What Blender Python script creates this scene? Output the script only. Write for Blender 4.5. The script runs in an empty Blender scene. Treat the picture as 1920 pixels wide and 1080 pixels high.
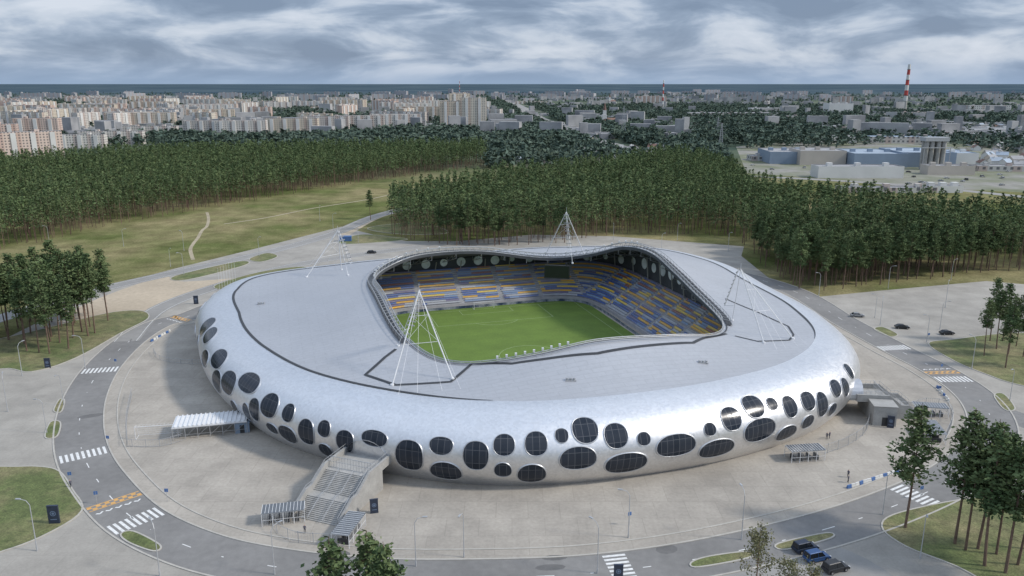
import bpy, math, random
import numpy as np
from mathutils import Vector, Matrix
from mathutils.bvhtree import BVHTree
random.seed(7); rng=np.random.default_rng(7)
scene=bpy.context.scene; COL=scene.collection
H=78.0; F=1493.0; PITCH=math.atan(385/F); SP,CP=math.sin(PITCH),math.cos(PITCH)
def survey(px,py,z=0.0):
    v=(540-py)/F; t=(H-z)/(SP-CP*v)
    return Vector((t*(px-960)/F, t*(CP+SP*v), z))
def raydir(px,py):
    v=(540-py)/F
    return Vector(((px-960)/F, CP+SP*v, -SP+CP*v)).normalized()
def proj(p):
    d=p[1]*CP+(H-p[2])*SP; up=p[1]*SP-(H-p[2])*CP
    return (960+F*p[0]/d, 540-F*up/d, d)
# ------------------------------------------------------------ camera
cd=bpy.data.cameras.new("camera"); cam=bpy.data.objects.new("camera",cd); COL.objects.link(cam)
cd.sensor_width=36; cd.lens=F/1920*36; cd.clip_end=60000; cd.clip_start=1
cam.location=(0,0,H); cam.rotation_euler=(math.pi/2-PITCH,0,0); scene.camera=cam
# ------------------------------------------------------------ world
w=bpy.data.worlds.new("World"); scene.world=w; w.use_nodes=True
nt=w.node_tree; nt.nodes.clear()
def nd(nt,t,**k):
    n=nt.nodes.new(t)
    for a,b in k.items():
        if a.startswith("i_"):
            key=a[2:]; key=int(key) if key.isdigit() else key.replace("_"," ")
            n.inputs[key].default_value=b
        else: setattr(n,a,b)
    return n
SUN_AZ=math.radians(100); SUN_EL=math.radians(39)
out=nd(nt,'ShaderNodeOutputWorld'); bg=nd(nt,'ShaderNodeBackground',i_Strength=1.12)
sky=nd(nt,'ShaderNodeTexSky',sky_type='NISHITA'); sky.sun_disc=False; sky.sun_elevation=SUN_EL; sky.sun_rotation=SUN_AZ
skys=nd(nt,'ShaderNodeVectorMath',operation='SCALE'); skys.inputs['Scale'].default_value=0.09
nt.links.new(sky.outputs[0],skys.inputs[0])
tc=nd(nt,'ShaderNodeTexCoord'); sep=nd(nt,'ShaderNodeSeparateXYZ'); nt.links.new(tc.outputs['Generated'],sep.inputs[0])
mx=nd(nt,'ShaderNodeMath',operation='MAXIMUM'); mx.inputs[1].default_value=0.0; nt.links.new(sep.outputs[2],mx.inputs[0])
# layered cumulus: noise on the direction vector, flattened vertically
mp=nd(nt,'ShaderNodeMapping'); mp.inputs['Scale'].default_value=(7.5,7.5,27.0); mp.inputs['Location'].default_value=(2.3,0.7,1.1); nt.links.new(tc.outputs['Generated'],mp.inputs['Vector'])
n1=nd(nt,'ShaderNodeTexNoise',i_Scale=1.0,i_Detail=9.0,i_Roughness=0.54,i_Distortion=0.35); nt.links.new(mp.outputs[0],n1.inputs['Vector'])
n0=nd(nt,'ShaderNodeTexNoise',i_Scale=0.33,i_Detail=2.0); nt.links.new(mp.outputs[0],n0.inputs['Vector'])
am=nd(nt,'ShaderNodeMath',operation='MULTIPLY_ADD'); am.inputs[1].default_value=0.40; nt.links.new(n0.outputs['Fac'],am.inputs[0])
a2=nd(nt,'ShaderNodeMath',operation='MULTIPLY_ADD'); a2.inputs[1].default_value=0.95; a2.inputs[2].default_value=-0.175; nt.links.new(n1.outputs['Fac'],a2.inputs[0]); nt.links.new(a2.outputs[0],am.inputs[2])
cr=nd(nt,'ShaderNodeValToRGB'); nt.links.new(am.outputs[0],cr.inputs[0])
e=cr.color_ramp.elements; e[0].position=0.36; e[0].color=(0.19,0.255,0.37,1); e[1].position=0.66; e[1].color=(0.62,0.67,0.76,1)
x=e.new(0.45); x.color=(0.26,0.335,0.46,1); x=e.new(0.51); x.color=(0.37,0.445,0.57,1); x=e.new(0.56); x.color=(0.49,0.555,0.66,1)
mix=nd(nt,'ShaderNodeMix',data_type='RGBA'); mix.inputs['Factor'].default_value=0.9
nt.links.new(skys.outputs[0],mix.inputs[6]); nt.links.new(cr.outputs[0],mix.inputs[7])
zb=nd(nt,'ShaderNodeMapRange'); zb.inputs[1].default_value=0.12; zb.inputs[2].default_value=0.8; zb.inputs[3].default_value=1.0; zb.inputs[4].default_value=1.8
nt.links.new(sep.outputs[2],zb.inputs[0])
sc=nd(nt,'ShaderNodeVectorMath',operation='SCALE'); nt.links.new(mix.outputs[2],sc.inputs[0]); nt.links.new(zb.outputs[0],sc.inputs['Scale'])
hz=nd(nt,'ShaderNodeMapRange'); hz.inputs[1].default_value=0.0; hz.inputs[2].default_value=0.03; hz.inputs[3].default_value=0.75; hz.inputs[4].default_value=0.0
nt.links.new(mx.outputs[0],hz.inputs[0])
hm=nd(nt,'ShaderNodeMix',data_type='RGBA'); hm.inputs[7].default_value=(0.28,0.38,0.53,1)
nt.links.new(hz.outputs[0],hm.inputs['Factor']); nt.links.new(sc.outputs[0],hm.inputs[6])
nt.links.new(hm.outputs[2],bg.inputs[0]); nt.links.new(bg.outputs[0],out.inputs[0])
sd=bpy.data.lights.new("sun",'SUN'); so=bpy.data.objects.new("sun",sd); COL.objects.link(so)
sd.energy=3.0; sd.angle=math.radians(6); sd.color=(1,0.94,0.86)
sv=Vector((math.sin(SUN_AZ)*math.cos(SUN_EL),math.cos(SUN_AZ)*math.cos(SUN_EL),math.sin(SUN_EL)))
so.rotation_euler=sv.to_track_quat('Z','Y').to_euler(); so.location=(200,100,200)
scene.view_settings.view_transform='Standard'; scene.view_settings.look='None'; scene.view_settings.exposure=0
# ------------------------------------------------------------ materials
def c4(c,k=1.0): return (min(c[0]*k,1),min(c[1]*k,1),min(c[2]*k,1),1)
def mat(name,base,rough=0.8,metal=0.0,noises=((3.0,0.15),),alt=None,bump=0.0,bscale=8.0,grid=None,coords='P',spec=0.5,back=None):
    m=bpy.data.materials.new(name); m.use_nodes=True; t=m.node_tree; b=t.nodes['Principled BSDF']
    b.inputs['Roughness'].default_value=rough; b.inputs['Metallic'].default_value=metal
    b.inputs['Specular IOR Level'].default_value=spec
    if coords=='P': src=nd(t,'ShaderNodeNewGeometry').outputs['Position']
    else: src=nd(t,'ShaderNodeTexCoord').outputs['Object']
    cur=None
    rgb=nd(t,'ShaderNodeRGB'); rgb.outputs[0].default_value=c4(base); cur=rgb.outputs[0]
    for i,(s,a) in enumerate(noises):
        n=nd(t,'ShaderNodeTexNoise',i_Scale=s,i_Detail=5.0,i_Roughness=0.6); t.links.new(src,n.inputs['Vector'])
        if alt is not None and i==0:
            mr=nd(t,'ShaderNodeMapRange'); mr.inputs[1].default_value=0.4; mr.inputs[2].default_value=0.62
            t.links.new(n.outputs['Fac'],mr.inputs[0])
            q=nd(t,'ShaderNodeMix',data_type='RGBA'); t.links.new(mr.outputs[0],q.inputs['Factor'])
            t.links.new(cur,q.inputs[6]); q.inputs[7].default_value=c4(alt); cur=q.outputs[2]
        else:
            mr=nd(t,'ShaderNodeMapRange'); mr.inputs[1].default_value=0.3; mr.inputs[2].default_value=0.7
            mr.inputs[3].default_value=1-a; mr.inputs[4].default_value=1+a
            t.links.new(n.outputs['Fac'],mr.inputs[0])
            q=nd(t,'ShaderNodeVectorMath',operation='SCALE'); t.links.new(cur,q.inputs[0]); t.links.new(mr.outputs[0],q.inputs['Scale']); cur=q.outputs[0]
    if grid:
        gw,gh,gd,gm=grid
        br=nd(t,'ShaderNodeTexBrick'); br.offset=0.5; t.links.new(src,br.inputs['Vector'])
        br.inputs['Scale'].default_value=1; br.inputs['Brick Width'].default_value=gw; br.inputs['Row Height'].default_value=gh
        br.inputs['Mortar Size'].default_value=gm; br.inputs['Color1'].default_value=(1,1,1,1); br.inputs['Color2'].default_value=(0.91,0.91,0.91,1); br.inputs['Mortar'].default_value=(gd,gd,gd,1)
        q=nd(t,'ShaderNodeVectorMath',operation='MULTIPLY'); t.links.new(cur,q.inputs[0]); t.links.new(br.outputs['Color'],q.inputs[1]); cur=q.outputs[0]
    t.links.new(cur,b.inputs['Base Color'])
    if bump>0:
        n=nd(t,'ShaderNodeTexNoise',i_Scale=bscale,i_Detail=4.0); t.links.new(src,n.inputs['Vector'])
        bp=nd(t,'ShaderNodeBump'); bp.inputs['Strength'].default_value=bump; bp.inputs['Distance'].default_value=0.2
        t.links.new(n.outputs['Fac'],bp.inputs['Height']); t.links.new(bp.outputs[0],b.inputs['Normal'])
    return m
M={}
M['concrete']=mat('concrete_paving',(0.345,0.315,0.272),0.9,noises=((0.02,0.16),(0.12,0.15),(1.5,0.10)),alt=None,grid=(6,6,0.84,0.08))
M['plaza']=mat('plaza_paving',(0.325,0.305,0.27),0.9,noises=((0.015,0.16),(0.15,0.14),(2,0.08)),grid=(8,8,0.9,0.08))
M['asphalt']=mat('asphalt',(0.195,0.19,0.182),0.9,noises=((0.05,0.18),(0.6,0.10),(6,0.06)))
M['asphalt2']=mat('old_asphalt',(0.26,0.252,0.237),0.9,noises=((0.03,0.15),(0.4,0.08),(4,0.05)))
M['kerb']=mat('kerb_stone',(0.40,0.38,0.34),0.85,noises=((0.5,0.12),))
M['paint']=mat('road_paint',(0.66,0.66,0.64),0.7,noises=((1.5,0.2),))
M['pline']=mat('pitch_line_paint',(0.32,0.40,0.24),0.8,noises=((1.5,0.12),))
M['orange']=mat('orange_paint',(0.58,0.33,0.11),0.7,noises=((1.5,0.2),))
M['grass']=mat('lawn_grass',(0.10,0.125,0.042),0.95,noises=((0.06,0),(0.4,0.28),(3,0.35)),alt=(0.20,0.18,0.09),bump=0.6,bscale=3)
M['sand']=mat('sandy_soil',(0.42,0.35,0.26),0.95,noises=((0.05,0.1),(0.7,0.12)))
M['path']=mat('beaten_path',(0.34,0.29,0.20),0.95,noises=((0.08,0.2),(0.7,0.2)))
M['trunk']=mat('pine_bark',(0.15,0.10,0.075),0.95,noises=((1.0,0.3),(8,0.2)))
M['needle']=mat('pine_needles',(0.066,0.105,0.046),0.9,noises=((0.22,0),(0.05,0.22),(1.0,0.25)),alt=(0.135,0.175,0.078),spec=0.15)
M['leaf']=mat('birch_leaves',(0.13,0.14,0.07),0.85,noises=((0.6,0),(2,0.3)),alt=(0.19,0.18,0.10),spec=0.2)
M['far_leaf_haze']=mat('hazed_foliage',(0.075,0.108,0.085),0.95,noises=((0.01,0),(0.05,0.25)),alt=(0.10,0.135,0.105),spec=0.1)  # greens lightened and blued: distance haze painted into the base colour
M['dark']=mat('dark_metal',(0.03,0.032,0.035),0.5,noises=((2,0.2),))
M['steel']=mat('galvanised_steel',(0.42,0.43,0.44),0.5,0.4,noises=((1,0.1),))
M['frame']=mat('window_trim_metal',(0.50,0.51,0.53),0.4,0.7,noises=((1,0.1),))
M['white']=mat('white_painted_steel',(0.66,0.67,0.68),0.45,noises=((1,0.06),))
M['pole']=mat('grey_pole',(0.45,0.46,0.47),0.5,0.3,noises=((1,0.1),))
M['wallc']=mat('grey_concrete',(0.33,0.325,0.31),0.85,noises=((0.5,0.14),(4,0.08)))
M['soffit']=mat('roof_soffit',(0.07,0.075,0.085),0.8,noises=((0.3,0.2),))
M['stand']=mat('terrace_concrete',(0.36,0.36,0.37),0.85,noises=((0.5,0.12),))
M['disc']=mat('round_window_daylight',(0.75,0.79,0.81),0.4,noises=((0.4,0.2),))  # pale opaque colour stands for daylight seen through the round windows
M['glassc']=mat('car_glass',(0.015,0.018,0.022),0.12,noises=((1,0.1),))
M['glassr']=mat('tinted_roof_glass',(0.12,0.13,0.14),0.25,noises=((1,0.1),))
M['tyre']=mat('tyre_rubber',(0.02,0.02,0.02),0.9)
M['rim']=mat('wheel_rim',(0.35,0.35,0.36),0.4,0.6)
M['red']=mat('red_paint',(0.42,0.06,0.05),0.6,noises=((0.1,0.15),))
M['blue']=mat('blue_panel',(0.07,0.15,0.34),0.6,noises=((0.4,0.15),))
M['lblue']=mat('light_blue_roof',(0.30,0.36,0.43),0.6,noises=((0.03,0.15),(0.2,0.08)))
M['board']=mat('poster_dark_blue',(0.025,0.035,0.06),0.5,noises=((0.8,0.3),))
M['emblem']=mat('emblem_white_blue',(0.14,0.19,0.28),0.5)
M['rooflt']=mat('bitumen_roof',(0.30,0.30,0.305),0.9,noises=((0.05,0.18),))
M['bluew']=mat('blue_wall_cladding',(0.22,0.28,0.36),0.7,noises=((0.05,0.12),))
M['beige']=mat('beige_wall',(0.46,0.42,0.37),0.85,noises=((0.05,0.1),))
M['whitew']=mat('white_wall',(0.60,0.60,0.58),0.85,noises=((0.05,0.08),))
M['redroof']=mat('red_roof_tiles',(0.20,0.12,0.095),0.85,noises=((0.02,0.3),))
def ground_mat():
    m=mat('ground_cover',(0.115,0.132,0.05),0.97,noises=((0.014,0),(0.09,0.30),(1.1,0.28)),alt=(0.235,0.205,0.11))
    t=m.node_tree; b=t.nodes['Principled BSDF']; cur=b.inputs['Base Color'].links[0].from_socket
    g=nd(t,'ShaderNodeNewGeometry'); s=nd(t,'ShaderNodeSeparateXYZ'); t.links.new(g.outputs['Position'],s.inputs[0])
    n=nd(t,'ShaderNodeTexNoise',i_Scale=0.006,i_Detail=6.0,i_Roughness=0.65); t.links.new(g.outputs['Position'],n.inputs['Vector'])
    r=nd(t,'ShaderNodeValToRGB'); t.links.new(n.outputs['Fac'],r.inputs[0]); e=r.color_ramp.elements
    e[0].position=0.42; e[0].color=(0.065,0.092,0.07,1); e[1].position=0.68; e[1].color=(0.24,0.24,0.22,1)
    q=e.new(0.54); q.color=(0.11,0.135,0.095,1)
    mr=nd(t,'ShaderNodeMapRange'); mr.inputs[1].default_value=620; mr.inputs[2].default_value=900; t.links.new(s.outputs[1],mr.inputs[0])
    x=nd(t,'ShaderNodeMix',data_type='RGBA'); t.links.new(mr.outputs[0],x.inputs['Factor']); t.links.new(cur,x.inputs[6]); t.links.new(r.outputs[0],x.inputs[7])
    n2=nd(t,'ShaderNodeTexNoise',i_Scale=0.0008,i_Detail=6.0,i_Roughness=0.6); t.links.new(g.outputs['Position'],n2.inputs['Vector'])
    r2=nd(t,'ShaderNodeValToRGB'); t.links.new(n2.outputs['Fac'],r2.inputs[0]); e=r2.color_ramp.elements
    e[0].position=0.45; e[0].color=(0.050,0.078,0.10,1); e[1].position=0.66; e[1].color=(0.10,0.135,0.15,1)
    mr2=nd(t,'ShaderNodeMapRange'); mr2.inputs[1].default_value=3500; mr2.inputs[2].default_value=6500; t.links.new(s.outputs[1],mr2.inputs[0])  # far ground fades to blue-grey by position: horizon haze painted in the colour
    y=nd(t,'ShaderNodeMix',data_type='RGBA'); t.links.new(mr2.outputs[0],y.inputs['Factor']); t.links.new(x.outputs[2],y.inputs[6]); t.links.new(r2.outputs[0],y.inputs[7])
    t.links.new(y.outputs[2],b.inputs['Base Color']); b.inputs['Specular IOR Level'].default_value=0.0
    return m
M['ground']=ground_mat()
def facade_mat(name,c1,c2,pitchx=3.2,pitchz=2.9,win=(0.05,0.06,0.075)):
    m=bpy.data.materials.new(name); m.use_nodes=True; t=m.node_tree; b=t.nodes['Principled BSDF']; b.inputs['Roughness'].default_value=0.85
    o=nd(t,'ShaderNodeTexCoord'); s=nd(t,'ShaderNodeSeparateXYZ'); t.links.new(o.outputs['Object'],s.inputs[0])
    def mth(op,a,b2,c=None):
        n=nd(t,'ShaderNodeMath',operation=op)
        for i,v in enumerate((a,b2,c)):
            if v is None: continue
            if isinstance(v,(int,float)): n.inputs[i].default_value=v
            else: t.links.new(v,n.inputs[i])
        return n.outputs[0]
    h=mth('ADD',s.outputs[0],s.outputs[1]); fx=mth('FRACT',mth('DIVIDE',h,pitchx),0); fz=mth('FRACT',mth('DIVIDE',s.outputs[2],pitchz),0)
    a=mth('MULTIPLY',mth('GREATER_THAN',fx,0.28),mth('LESS_THAN',fx,0.74)); bb=mth('MULTIPLY',mth('GREATER_THAN',fz,0.34),mth('LESS_THAN',fz,0.82))
    w_=mth('MULTIPLY',a,bb)
    oi=nd(t,'ShaderNodeObjectInfo'); q=nd(t,'ShaderNodeMix',data_type='RGBA'); t.links.new(oi.outputs['Random'],q.inputs['Factor']); q.inputs[6].default_value=c4(c1); q.inputs[7].default_value=c4(c2)
    band=mth('GREATER_THAN',mth('FRACT',mth('DIVIDE',h,pitchx*5),0),0.72)
    q2=nd(t,'ShaderNodeMix',data_type='RGBA'); t.links.new(mth('MULTIPLY',band,0.45),q2.inputs['Factor']); t.links.new(q.outputs[2],q2.inputs[6]); q2.inputs[7].default_value=(0.40,0.25,0.20,1)
    q3=nd(t,'ShaderNodeMix',data_type='RGBA'); t.links.new(mth('MULTIPLY',w_,0.8),q3.inputs['Factor']); t.links.new(q2.outputs[2],q3.inputs[6]); q3.inputs[7].default_value=c4(win)
    t.links.new(q3.outputs[2],b.inputs['Base Color']); return m
M['fac_white']=facade_mat('panel_facade_white',(0.64,0.61,0.56),(0.50,0.46,0.42))
M['fac_pink']=facade_mat('panel_facade_pink',(0.58,0.42,0.35),(0.62,0.52,0.45))
M['fac_beige']=facade_mat('panel_facade_beige',(0.56,0.48,0.38),(0.62,0.57,0.48))
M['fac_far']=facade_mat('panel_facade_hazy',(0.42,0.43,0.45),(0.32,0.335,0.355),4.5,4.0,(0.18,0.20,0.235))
M['fac_ind']=facade_mat('works_facade',(0.44,0.42,0.39),(0.54,0.54,0.52),6,5.0)
M['town']=mat('distant_town_walls',(0.40,0.40,0.40),0.9,noises=((0.02,0),(0.05,0.1)),alt=(0.22,0.225,0.235))
def glass_window_mat():
    m=bpy.data.materials.new('oval_window_glass'); m.use_nodes=True; t=m.node_tree; b=t.nodes['Principled BSDF']
    b.inputs['Roughness'].default_value=0.16; b.inputs['Specular IOR Level'].default_value=0.22
    uv=nd(t,'ShaderNodeUVMap'); br=nd(t,'ShaderNodeTexBrick'); br.offset=0; t.links.new(uv.outputs[0],br.inputs['Vector'])
    br.inputs['Scale'].default_value=1; br.inputs['Brick Width'].default_value=1.35; br.inputs['Row Height'].default_value=2.6; br.inputs['Mortar Size'].default_value=0.05
    br.inputs['Color1'].default_value=(0.014,0.020,0.030,1); br.inputs['Color2'].default_value=(0.034,0.040,0.052,1); br.inputs['Mortar'].default_value=(0.10,0.105,0.115,1)
    t.links.new(br.outputs['Color'],b.inputs['Base Color']); return m
M['oval']=glass_window_mat()
def metal_skin(name,base,metal,rough,tile,var=0.09,big=0.12,bmp=.18,seam=None):
    m=bpy.data.materials.new(name); m.use_nodes=True; t=m.node_tree; b=t.nodes['Principled BSDF']
    g=nd(t,'ShaderNodeNewGeometry')
    v=nd(t,'ShaderNodeTexVoronoi',i_Scale=tile); t.links.new(g.outputs['Position'],v.inputs['Vector'])
    n=nd(t,'ShaderNodeTexNoise',i_Scale=0.05,i_Detail=6.0); t.links.new(g.outputs['Position'],n.inputs['Vector'])
    s=nd(t,'ShaderNodeSeparateColor'); t.links.new(v.outputs['Color'],s.inputs[0])
    a=nd(t,'ShaderNodeMapRange'); a.inputs[3].default_value=1-var; a.inputs[4].default_value=1+var; t.links.new(s.outputs[0],a.inputs[0])
    c=nd(t,'ShaderNodeMapRange'); c.inputs[1].default_value=0.3; c.inputs[2].default_value=0.7; c.inputs[3].default_value=1-big; c.inputs[4].default_value=1+big*.6; t.links.new(n.outputs['Fac'],c.inputs[0])
    mu=nd(t,'ShaderNodeMath',operation='MULTIPLY'); t.links.new(a.outputs[0],mu.inputs[0]); t.links.new(c.outputs[0],mu.inputs[1])
    fac=mu.outputs[0]
    if seam:
        mp=nd(t,'ShaderNodeMapping'); mp.inputs['Rotation'].default_value=(0,0,math.radians(-17)); t.links.new(g.outputs['Position'],mp.inputs['Vector'])
        br=nd(t,'ShaderNodeTexBrick'); t.links.new(mp.outputs[0],br.inputs['Vector']); br.inputs['Scale'].default_value=1; br.inputs['Brick Width'].default_value=seam[0]; br.inputs['Row Height'].default_value=seam[1]
        br.inputs['Mortar Size'].default_value=0.07; br.inputs['Color1'].default_value=(1,1,1,1); br.inputs['Color2'].default_value=(.965,.965,.965,1); br.inputs['Mortar'].default_value=(.86,.86,.86,1)
        m2=nd(t,'ShaderNodeMath',operation='MULTIPLY'); t.links.new(fac,m2.inputs[0]); t.links.new(br.outputs['Color'],m2.inputs[1]); fac=m2.outputs[0]
    q=nd(t,'ShaderNodeVectorMath',operation='SCALE'); q.inputs[0].default_value=base; t.links.new(fac,q.inputs['Scale'])
    q2=nd(t,'ShaderNodeMix',data_type='RGBA'); t.links.new(g.outputs['Backfacing'],q2.inputs['Factor']); t.links.new(q.outputs[0],q2.inputs[6]); q2.inputs[7].default_value=(0.06,0.065,0.07,1)
    t.links.new(q2.outputs[2],b.inputs['Base Color'])
    r=nd(t,'ShaderNodeMapRange'); r.inputs[3].default_value=rough-0.04; r.inputs[4].default_value=rough+0.06; t.links.new(s.outputs[1],r.inputs[0]); t.links.new(r.outputs[0],b.inputs['Roughness'])
    iv=nd(t,'ShaderNodeMath',operation='MULTIPLY_ADD'); iv.inputs[1].default_value=-metal; iv.inputs[2].default_value=metal; t.links.new(g.outputs['Backfacing'],iv.inputs[0]); t.links.new(iv.outputs[0],b.inputs['Metallic'])
    bp=nd(t,'ShaderNodeBump'); bp.inputs['Strength'].default_value=bmp; bp.inputs['Distance'].default_value=0.03; t.links.new(s.outputs[2],bp.inputs['Height']); t.links.new(bp.outputs[0],b.inputs['Normal'])
    return m
M['shell']=metal_skin('silver_scale_cladding',(0.75,0.75,0.755),0.90,0.42,2.2,.06,.03,.07)
M['roof']=metal_skin('silver_roof_cladding',(0.43,0.44,0.46),0.35,0.48,1.5,.03,.05,.05,seam=(5.0,1.5))
def pitch_mat():
    m=mat('pitch_turf',(0.105,0.17,0.026),0.9,noises=((0.15,0.12),(2,0.14)),coords='O')
    t=m.node_tree; b=t.nodes['Principled BSDF']; cur=b.inputs['Base Color'].links[0].from_socket
    o=nd(t,'ShaderNodeTexCoord'); s=nd(t,'ShaderNodeSeparateXYZ'); t.links.new(o.outputs['Object'],s.inputs[0])
    a=nd(t,'ShaderNodeMath',operation='PINGPONG'); a.inputs[1].default_value=5.25; t.links.new(s.outputs[1],a.inputs[0])
    g=nd(t,'ShaderNodeMapRange'); g.inputs[1].default_value=2.4; g.inputs[2].default_value=2.9; g.inputs[3].default_value=0.975; g.inputs[4].default_value=1.03; t.links.new(a.outputs[0],g.inputs[0])
    q=nd(t,'ShaderNodeVectorMath',operation='SCALE'); t.links.new(cur,q.inputs[0]); t.links.new(g.outputs[0],q.inputs['Scale']); t.links.new(q.outputs[0],b.inputs['Base Color'])
    return m
M['turf']=pitch_mat()
# ------------------------------------------------------------ object helpers
def mesh(name,V,Fc,mats,midx=None,smooth=False):
    me=bpy.data.meshes.new(name); me.from_pydata([tuple(v) for v in V],[],[tuple(f) for f in Fc])
    for m in mats: me.materials.append(M[m] if isinstance(m,str) else m)
    if midx is not None: me.polygons.foreach_set('material_index',list(midx))
    if smooth: me.polygons.foreach_set('use_smooth',[True]*len(me.polygons))
    me.update(); return me
def npmesh(name,V,T,mats,midx=None,smooth=False,quad=False):
    k=4 if quad else 3
    me=bpy.data.meshes.new(name); V=np.asarray(V,dtype=np.float32); T=np.asarray(T,dtype=np.int32)
    me.vertices.add(len(V)); me.vertices.foreach_set('co',V.ravel()); me.loops.add(T.size); me.loops.foreach_set('vertex_index',T.ravel())
    me.polygons.add(len(T)); me.polygons.foreach_set('loop_start',np.arange(0,T.size,k,dtype=np.int32)); me.polygons.foreach_set('loop_total',np.full(len(T),k,dtype=np.int32))
    for m in mats: me.materials.append(M[m])
    if midx is not None: me.polygons.foreach_set('material_index',np.asarray(midx,dtype=np.int32))
    me.polygons.foreach_set('use_smooth',np.zeros(len(T),dtype=bool))
    me.update(calc_edges=True); return me
def obj(name,me,loc=(0,0,0),rz=0.0,parent=None,scale=None):
    o=bpy.data.objects.new(name,me); COL.objects.link(o); o.location=loc; o.rotation_euler=(0,0,rz)
    if scale is not None: o.scale=scale if hasattr(scale,'__len__') else (scale,)*3
    if parent is not None: o.parent=parent
    return o
def tag(o,label,cat,group=None,kind=None):
    o["label"]=label; o["category"]=cat
    if group: o["group"]=group
    if kind: o["kind"]=kind
    return o
class B:
    """mesh collector"""
    def __init__(s): s.V=[];s.F=[];s.M=[]
    def add(s,V,Fc,mi=0):
        n=len(s.V); s.V+= [tuple(v) for v in V]; s.F+=[tuple(i+n for i in f) for f in Fc]; s.M+=[mi]*len(Fc)
    def box(s,x0,x1,y0,y1,z0,z1,mi=0,mtx=None):
        V=[Vector(p) for p in ((x0,y0,z0),(x1,y0,z0),(x1,y1,z0),(x0,y1,z0),(x0,y0,z1),(x1,y0,z1),(x1,y1,z1),(x0,y1,z1))]
        if mtx is not None: V=[mtx@v for v in V]
        s.add(V,[(0,3,2,1),(4,5,6,7),(0,1,5,4),(1,2,6,5),(2,3,7,6),(3,0,4,7)],mi)
    def tube(s,a,b,r0,r1=None,n=6,mi=0,caps=True):
        a=Vector(a);b=Vector(b); r1=r0 if r1 is None else r1; d=(b-a)
        if d.length<1e-6: return
        d.normalize(); u=d.orthogonal().normalized(); v=d.cross(u)
        V=[a+(u*math.cos(2*math.pi*i/n)+v*math.sin(2*math.pi*i/n))*r0 for i in range(n)]+[b+(u*math.cos(2*math.pi*i/n)+v*math.sin(2*math.pi*i/n))*r1 for i in range(n)]
        Fc=[(i,(i+1)%n,n+(i+1)%n,n+i) for i in range(n)]
        if caps: Fc+=[tuple(range(n-1,-1,-1)),tuple(range(n,2*n))]
        s.add(V,Fc,mi)
    def mesh(s,name,mats,smooth=False): return mesh(name,s.V,s.F,mats,s.M,smooth)
def catmull(P,closed=False,sub=8):
    P=[Vector(p) for p in P]; n=len(P); R=[]
    rngk=range(n) if closed else range(n-1)
    for i in rngk:
        if closed: a,b,c,d=P[(i-1)%n],P[i],P[(i+1)%n],P[(i+2)%n]
        else: a,b,c,d=P[max(i-1,0)],P[i],P[i+1],P[min(i+2,n-1)]
        for k in range(sub):
            t=k/sub
            R.append(0.5*((2*b)+(c-a)*t+(2*a-5*b+4*c-d)*t*t+(3*b-a-3*c+d)*t*t*t))
    if not closed: R.append(P[-1])
    return R
def flat(P,z): return [Vector((p[0],p[1],z)) for p in P]
def area_sheet(name,P,z,matn,label,cat):
    o=obj(name,mesh(name,flat(P,z),[tuple(range(len(P)))],[matn])); 
    if o.data.polygons[0].normal.z<0: o.data.flip_normals()
    return tag(o,label,cat,kind="structure")
def offset_line(P,d,closed=False):
    n=len(P);R=[]
    for i in range(n):
        a=P[(i-1)%n] if (closed or i>0) else P[i]; b=P[(i+1)%n] if (closed or i<n-1) else P[i]
        t=Vector((b[0]-a[0],b[1]-a[1],0)).normalized(); R.append(Vector((P[i][0]+t.y*d,P[i][1]-t.x*d,P[i][2])))
    return R
def strip(bb,L,R_,z,closed=False,mi=0,h=0.0):
    n=len(L); m=n if closed else n-1
    V=[(p[0],p[1],z+h) for p in L]+[(p[0],p[1],z+h) for p in R_]
    Fc=[(i,(i+1)%n,n+(i+1)%n,n+i) for i in range(m)]
    bb.add(V,Fc,mi)
    if h>0:
        for Q in (L,R_):
            V=[(p[0],p[1],z+h) for p in Q]+[(p[0],p[1],z) for p in Q]; bb.add(V,Fc,mi)
# ------------------------------------------------------------ ground & roads
S=30000
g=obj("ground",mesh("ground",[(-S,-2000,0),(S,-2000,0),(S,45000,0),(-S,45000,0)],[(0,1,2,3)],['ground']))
tag(g,"wide grassy plain reaching the horizon","ground",kind="structure")
PX=[(-500,900),(-300,720),(0,640),(100,590),(160,548),(330,503),(480,466),(640,425),(700,440),(760,452),(860,452),(1000,440),(1150,443),(1395,462),(1390,480),(1440,520),(1520,558),(1650,545),(1850,527),(2000,540),(2500,640),(2700,1500),(-900,1500)]
area_sheet("plaza_pavement",[survey(*p) for p in PX],0.01,'plaza',"worn grey paving around the stadium","pavement")
inpx=[(370,598),(320,610),(270,642),(225,690),(200,740),(193,790),(203,840),(235,890),(300,953),(400,1000),(520,1028),(700,1048),(900,1050),(1100,1042),(1300,1015),(1500,970),(1640,925),(1740,880),(1800,832),(1815,785),(1790,740),(1730,697),(1650,655),(1560,605)]
inner=[survey(*p) for p in inpx]+[Vector(p) for p in ((103,300,0),(80,332,0),(32,346,0),(-20,344,0),(-65,325,0),(-95,292,0))]
inner=catmull(inner,True,6)
area_sheet("stadium_apron",inner,0.018,'concrete',"pale concrete slab apron ringing the stadium","pavement")
RW=10.0
def offs(d): return offset_line(inner,d,True)
bb=B(); strip(bb,inner,offs(RW),0.026,True); rr=obj("ring_road",bb.mesh("ring_road",['asphalt'])); tag(rr,"grey asphalt ring road circling the stadium","road",kind="structure")
bb=B(); strip(bb,offs(-0.35),offs(0.0),0.02,True,h=0.12); strip(bb,offs(RW),offs(RW+0.35),0.012,True,h=0.12)
strip(bb,offs(-3.3),offs(-3.0),0.02,True,h=0.10)
tag(obj("road_kerb",bb.mesh("road_kerb",['kerb'])),"pale stone kerbs edging the ring road","kerb",kind="structure")
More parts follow.
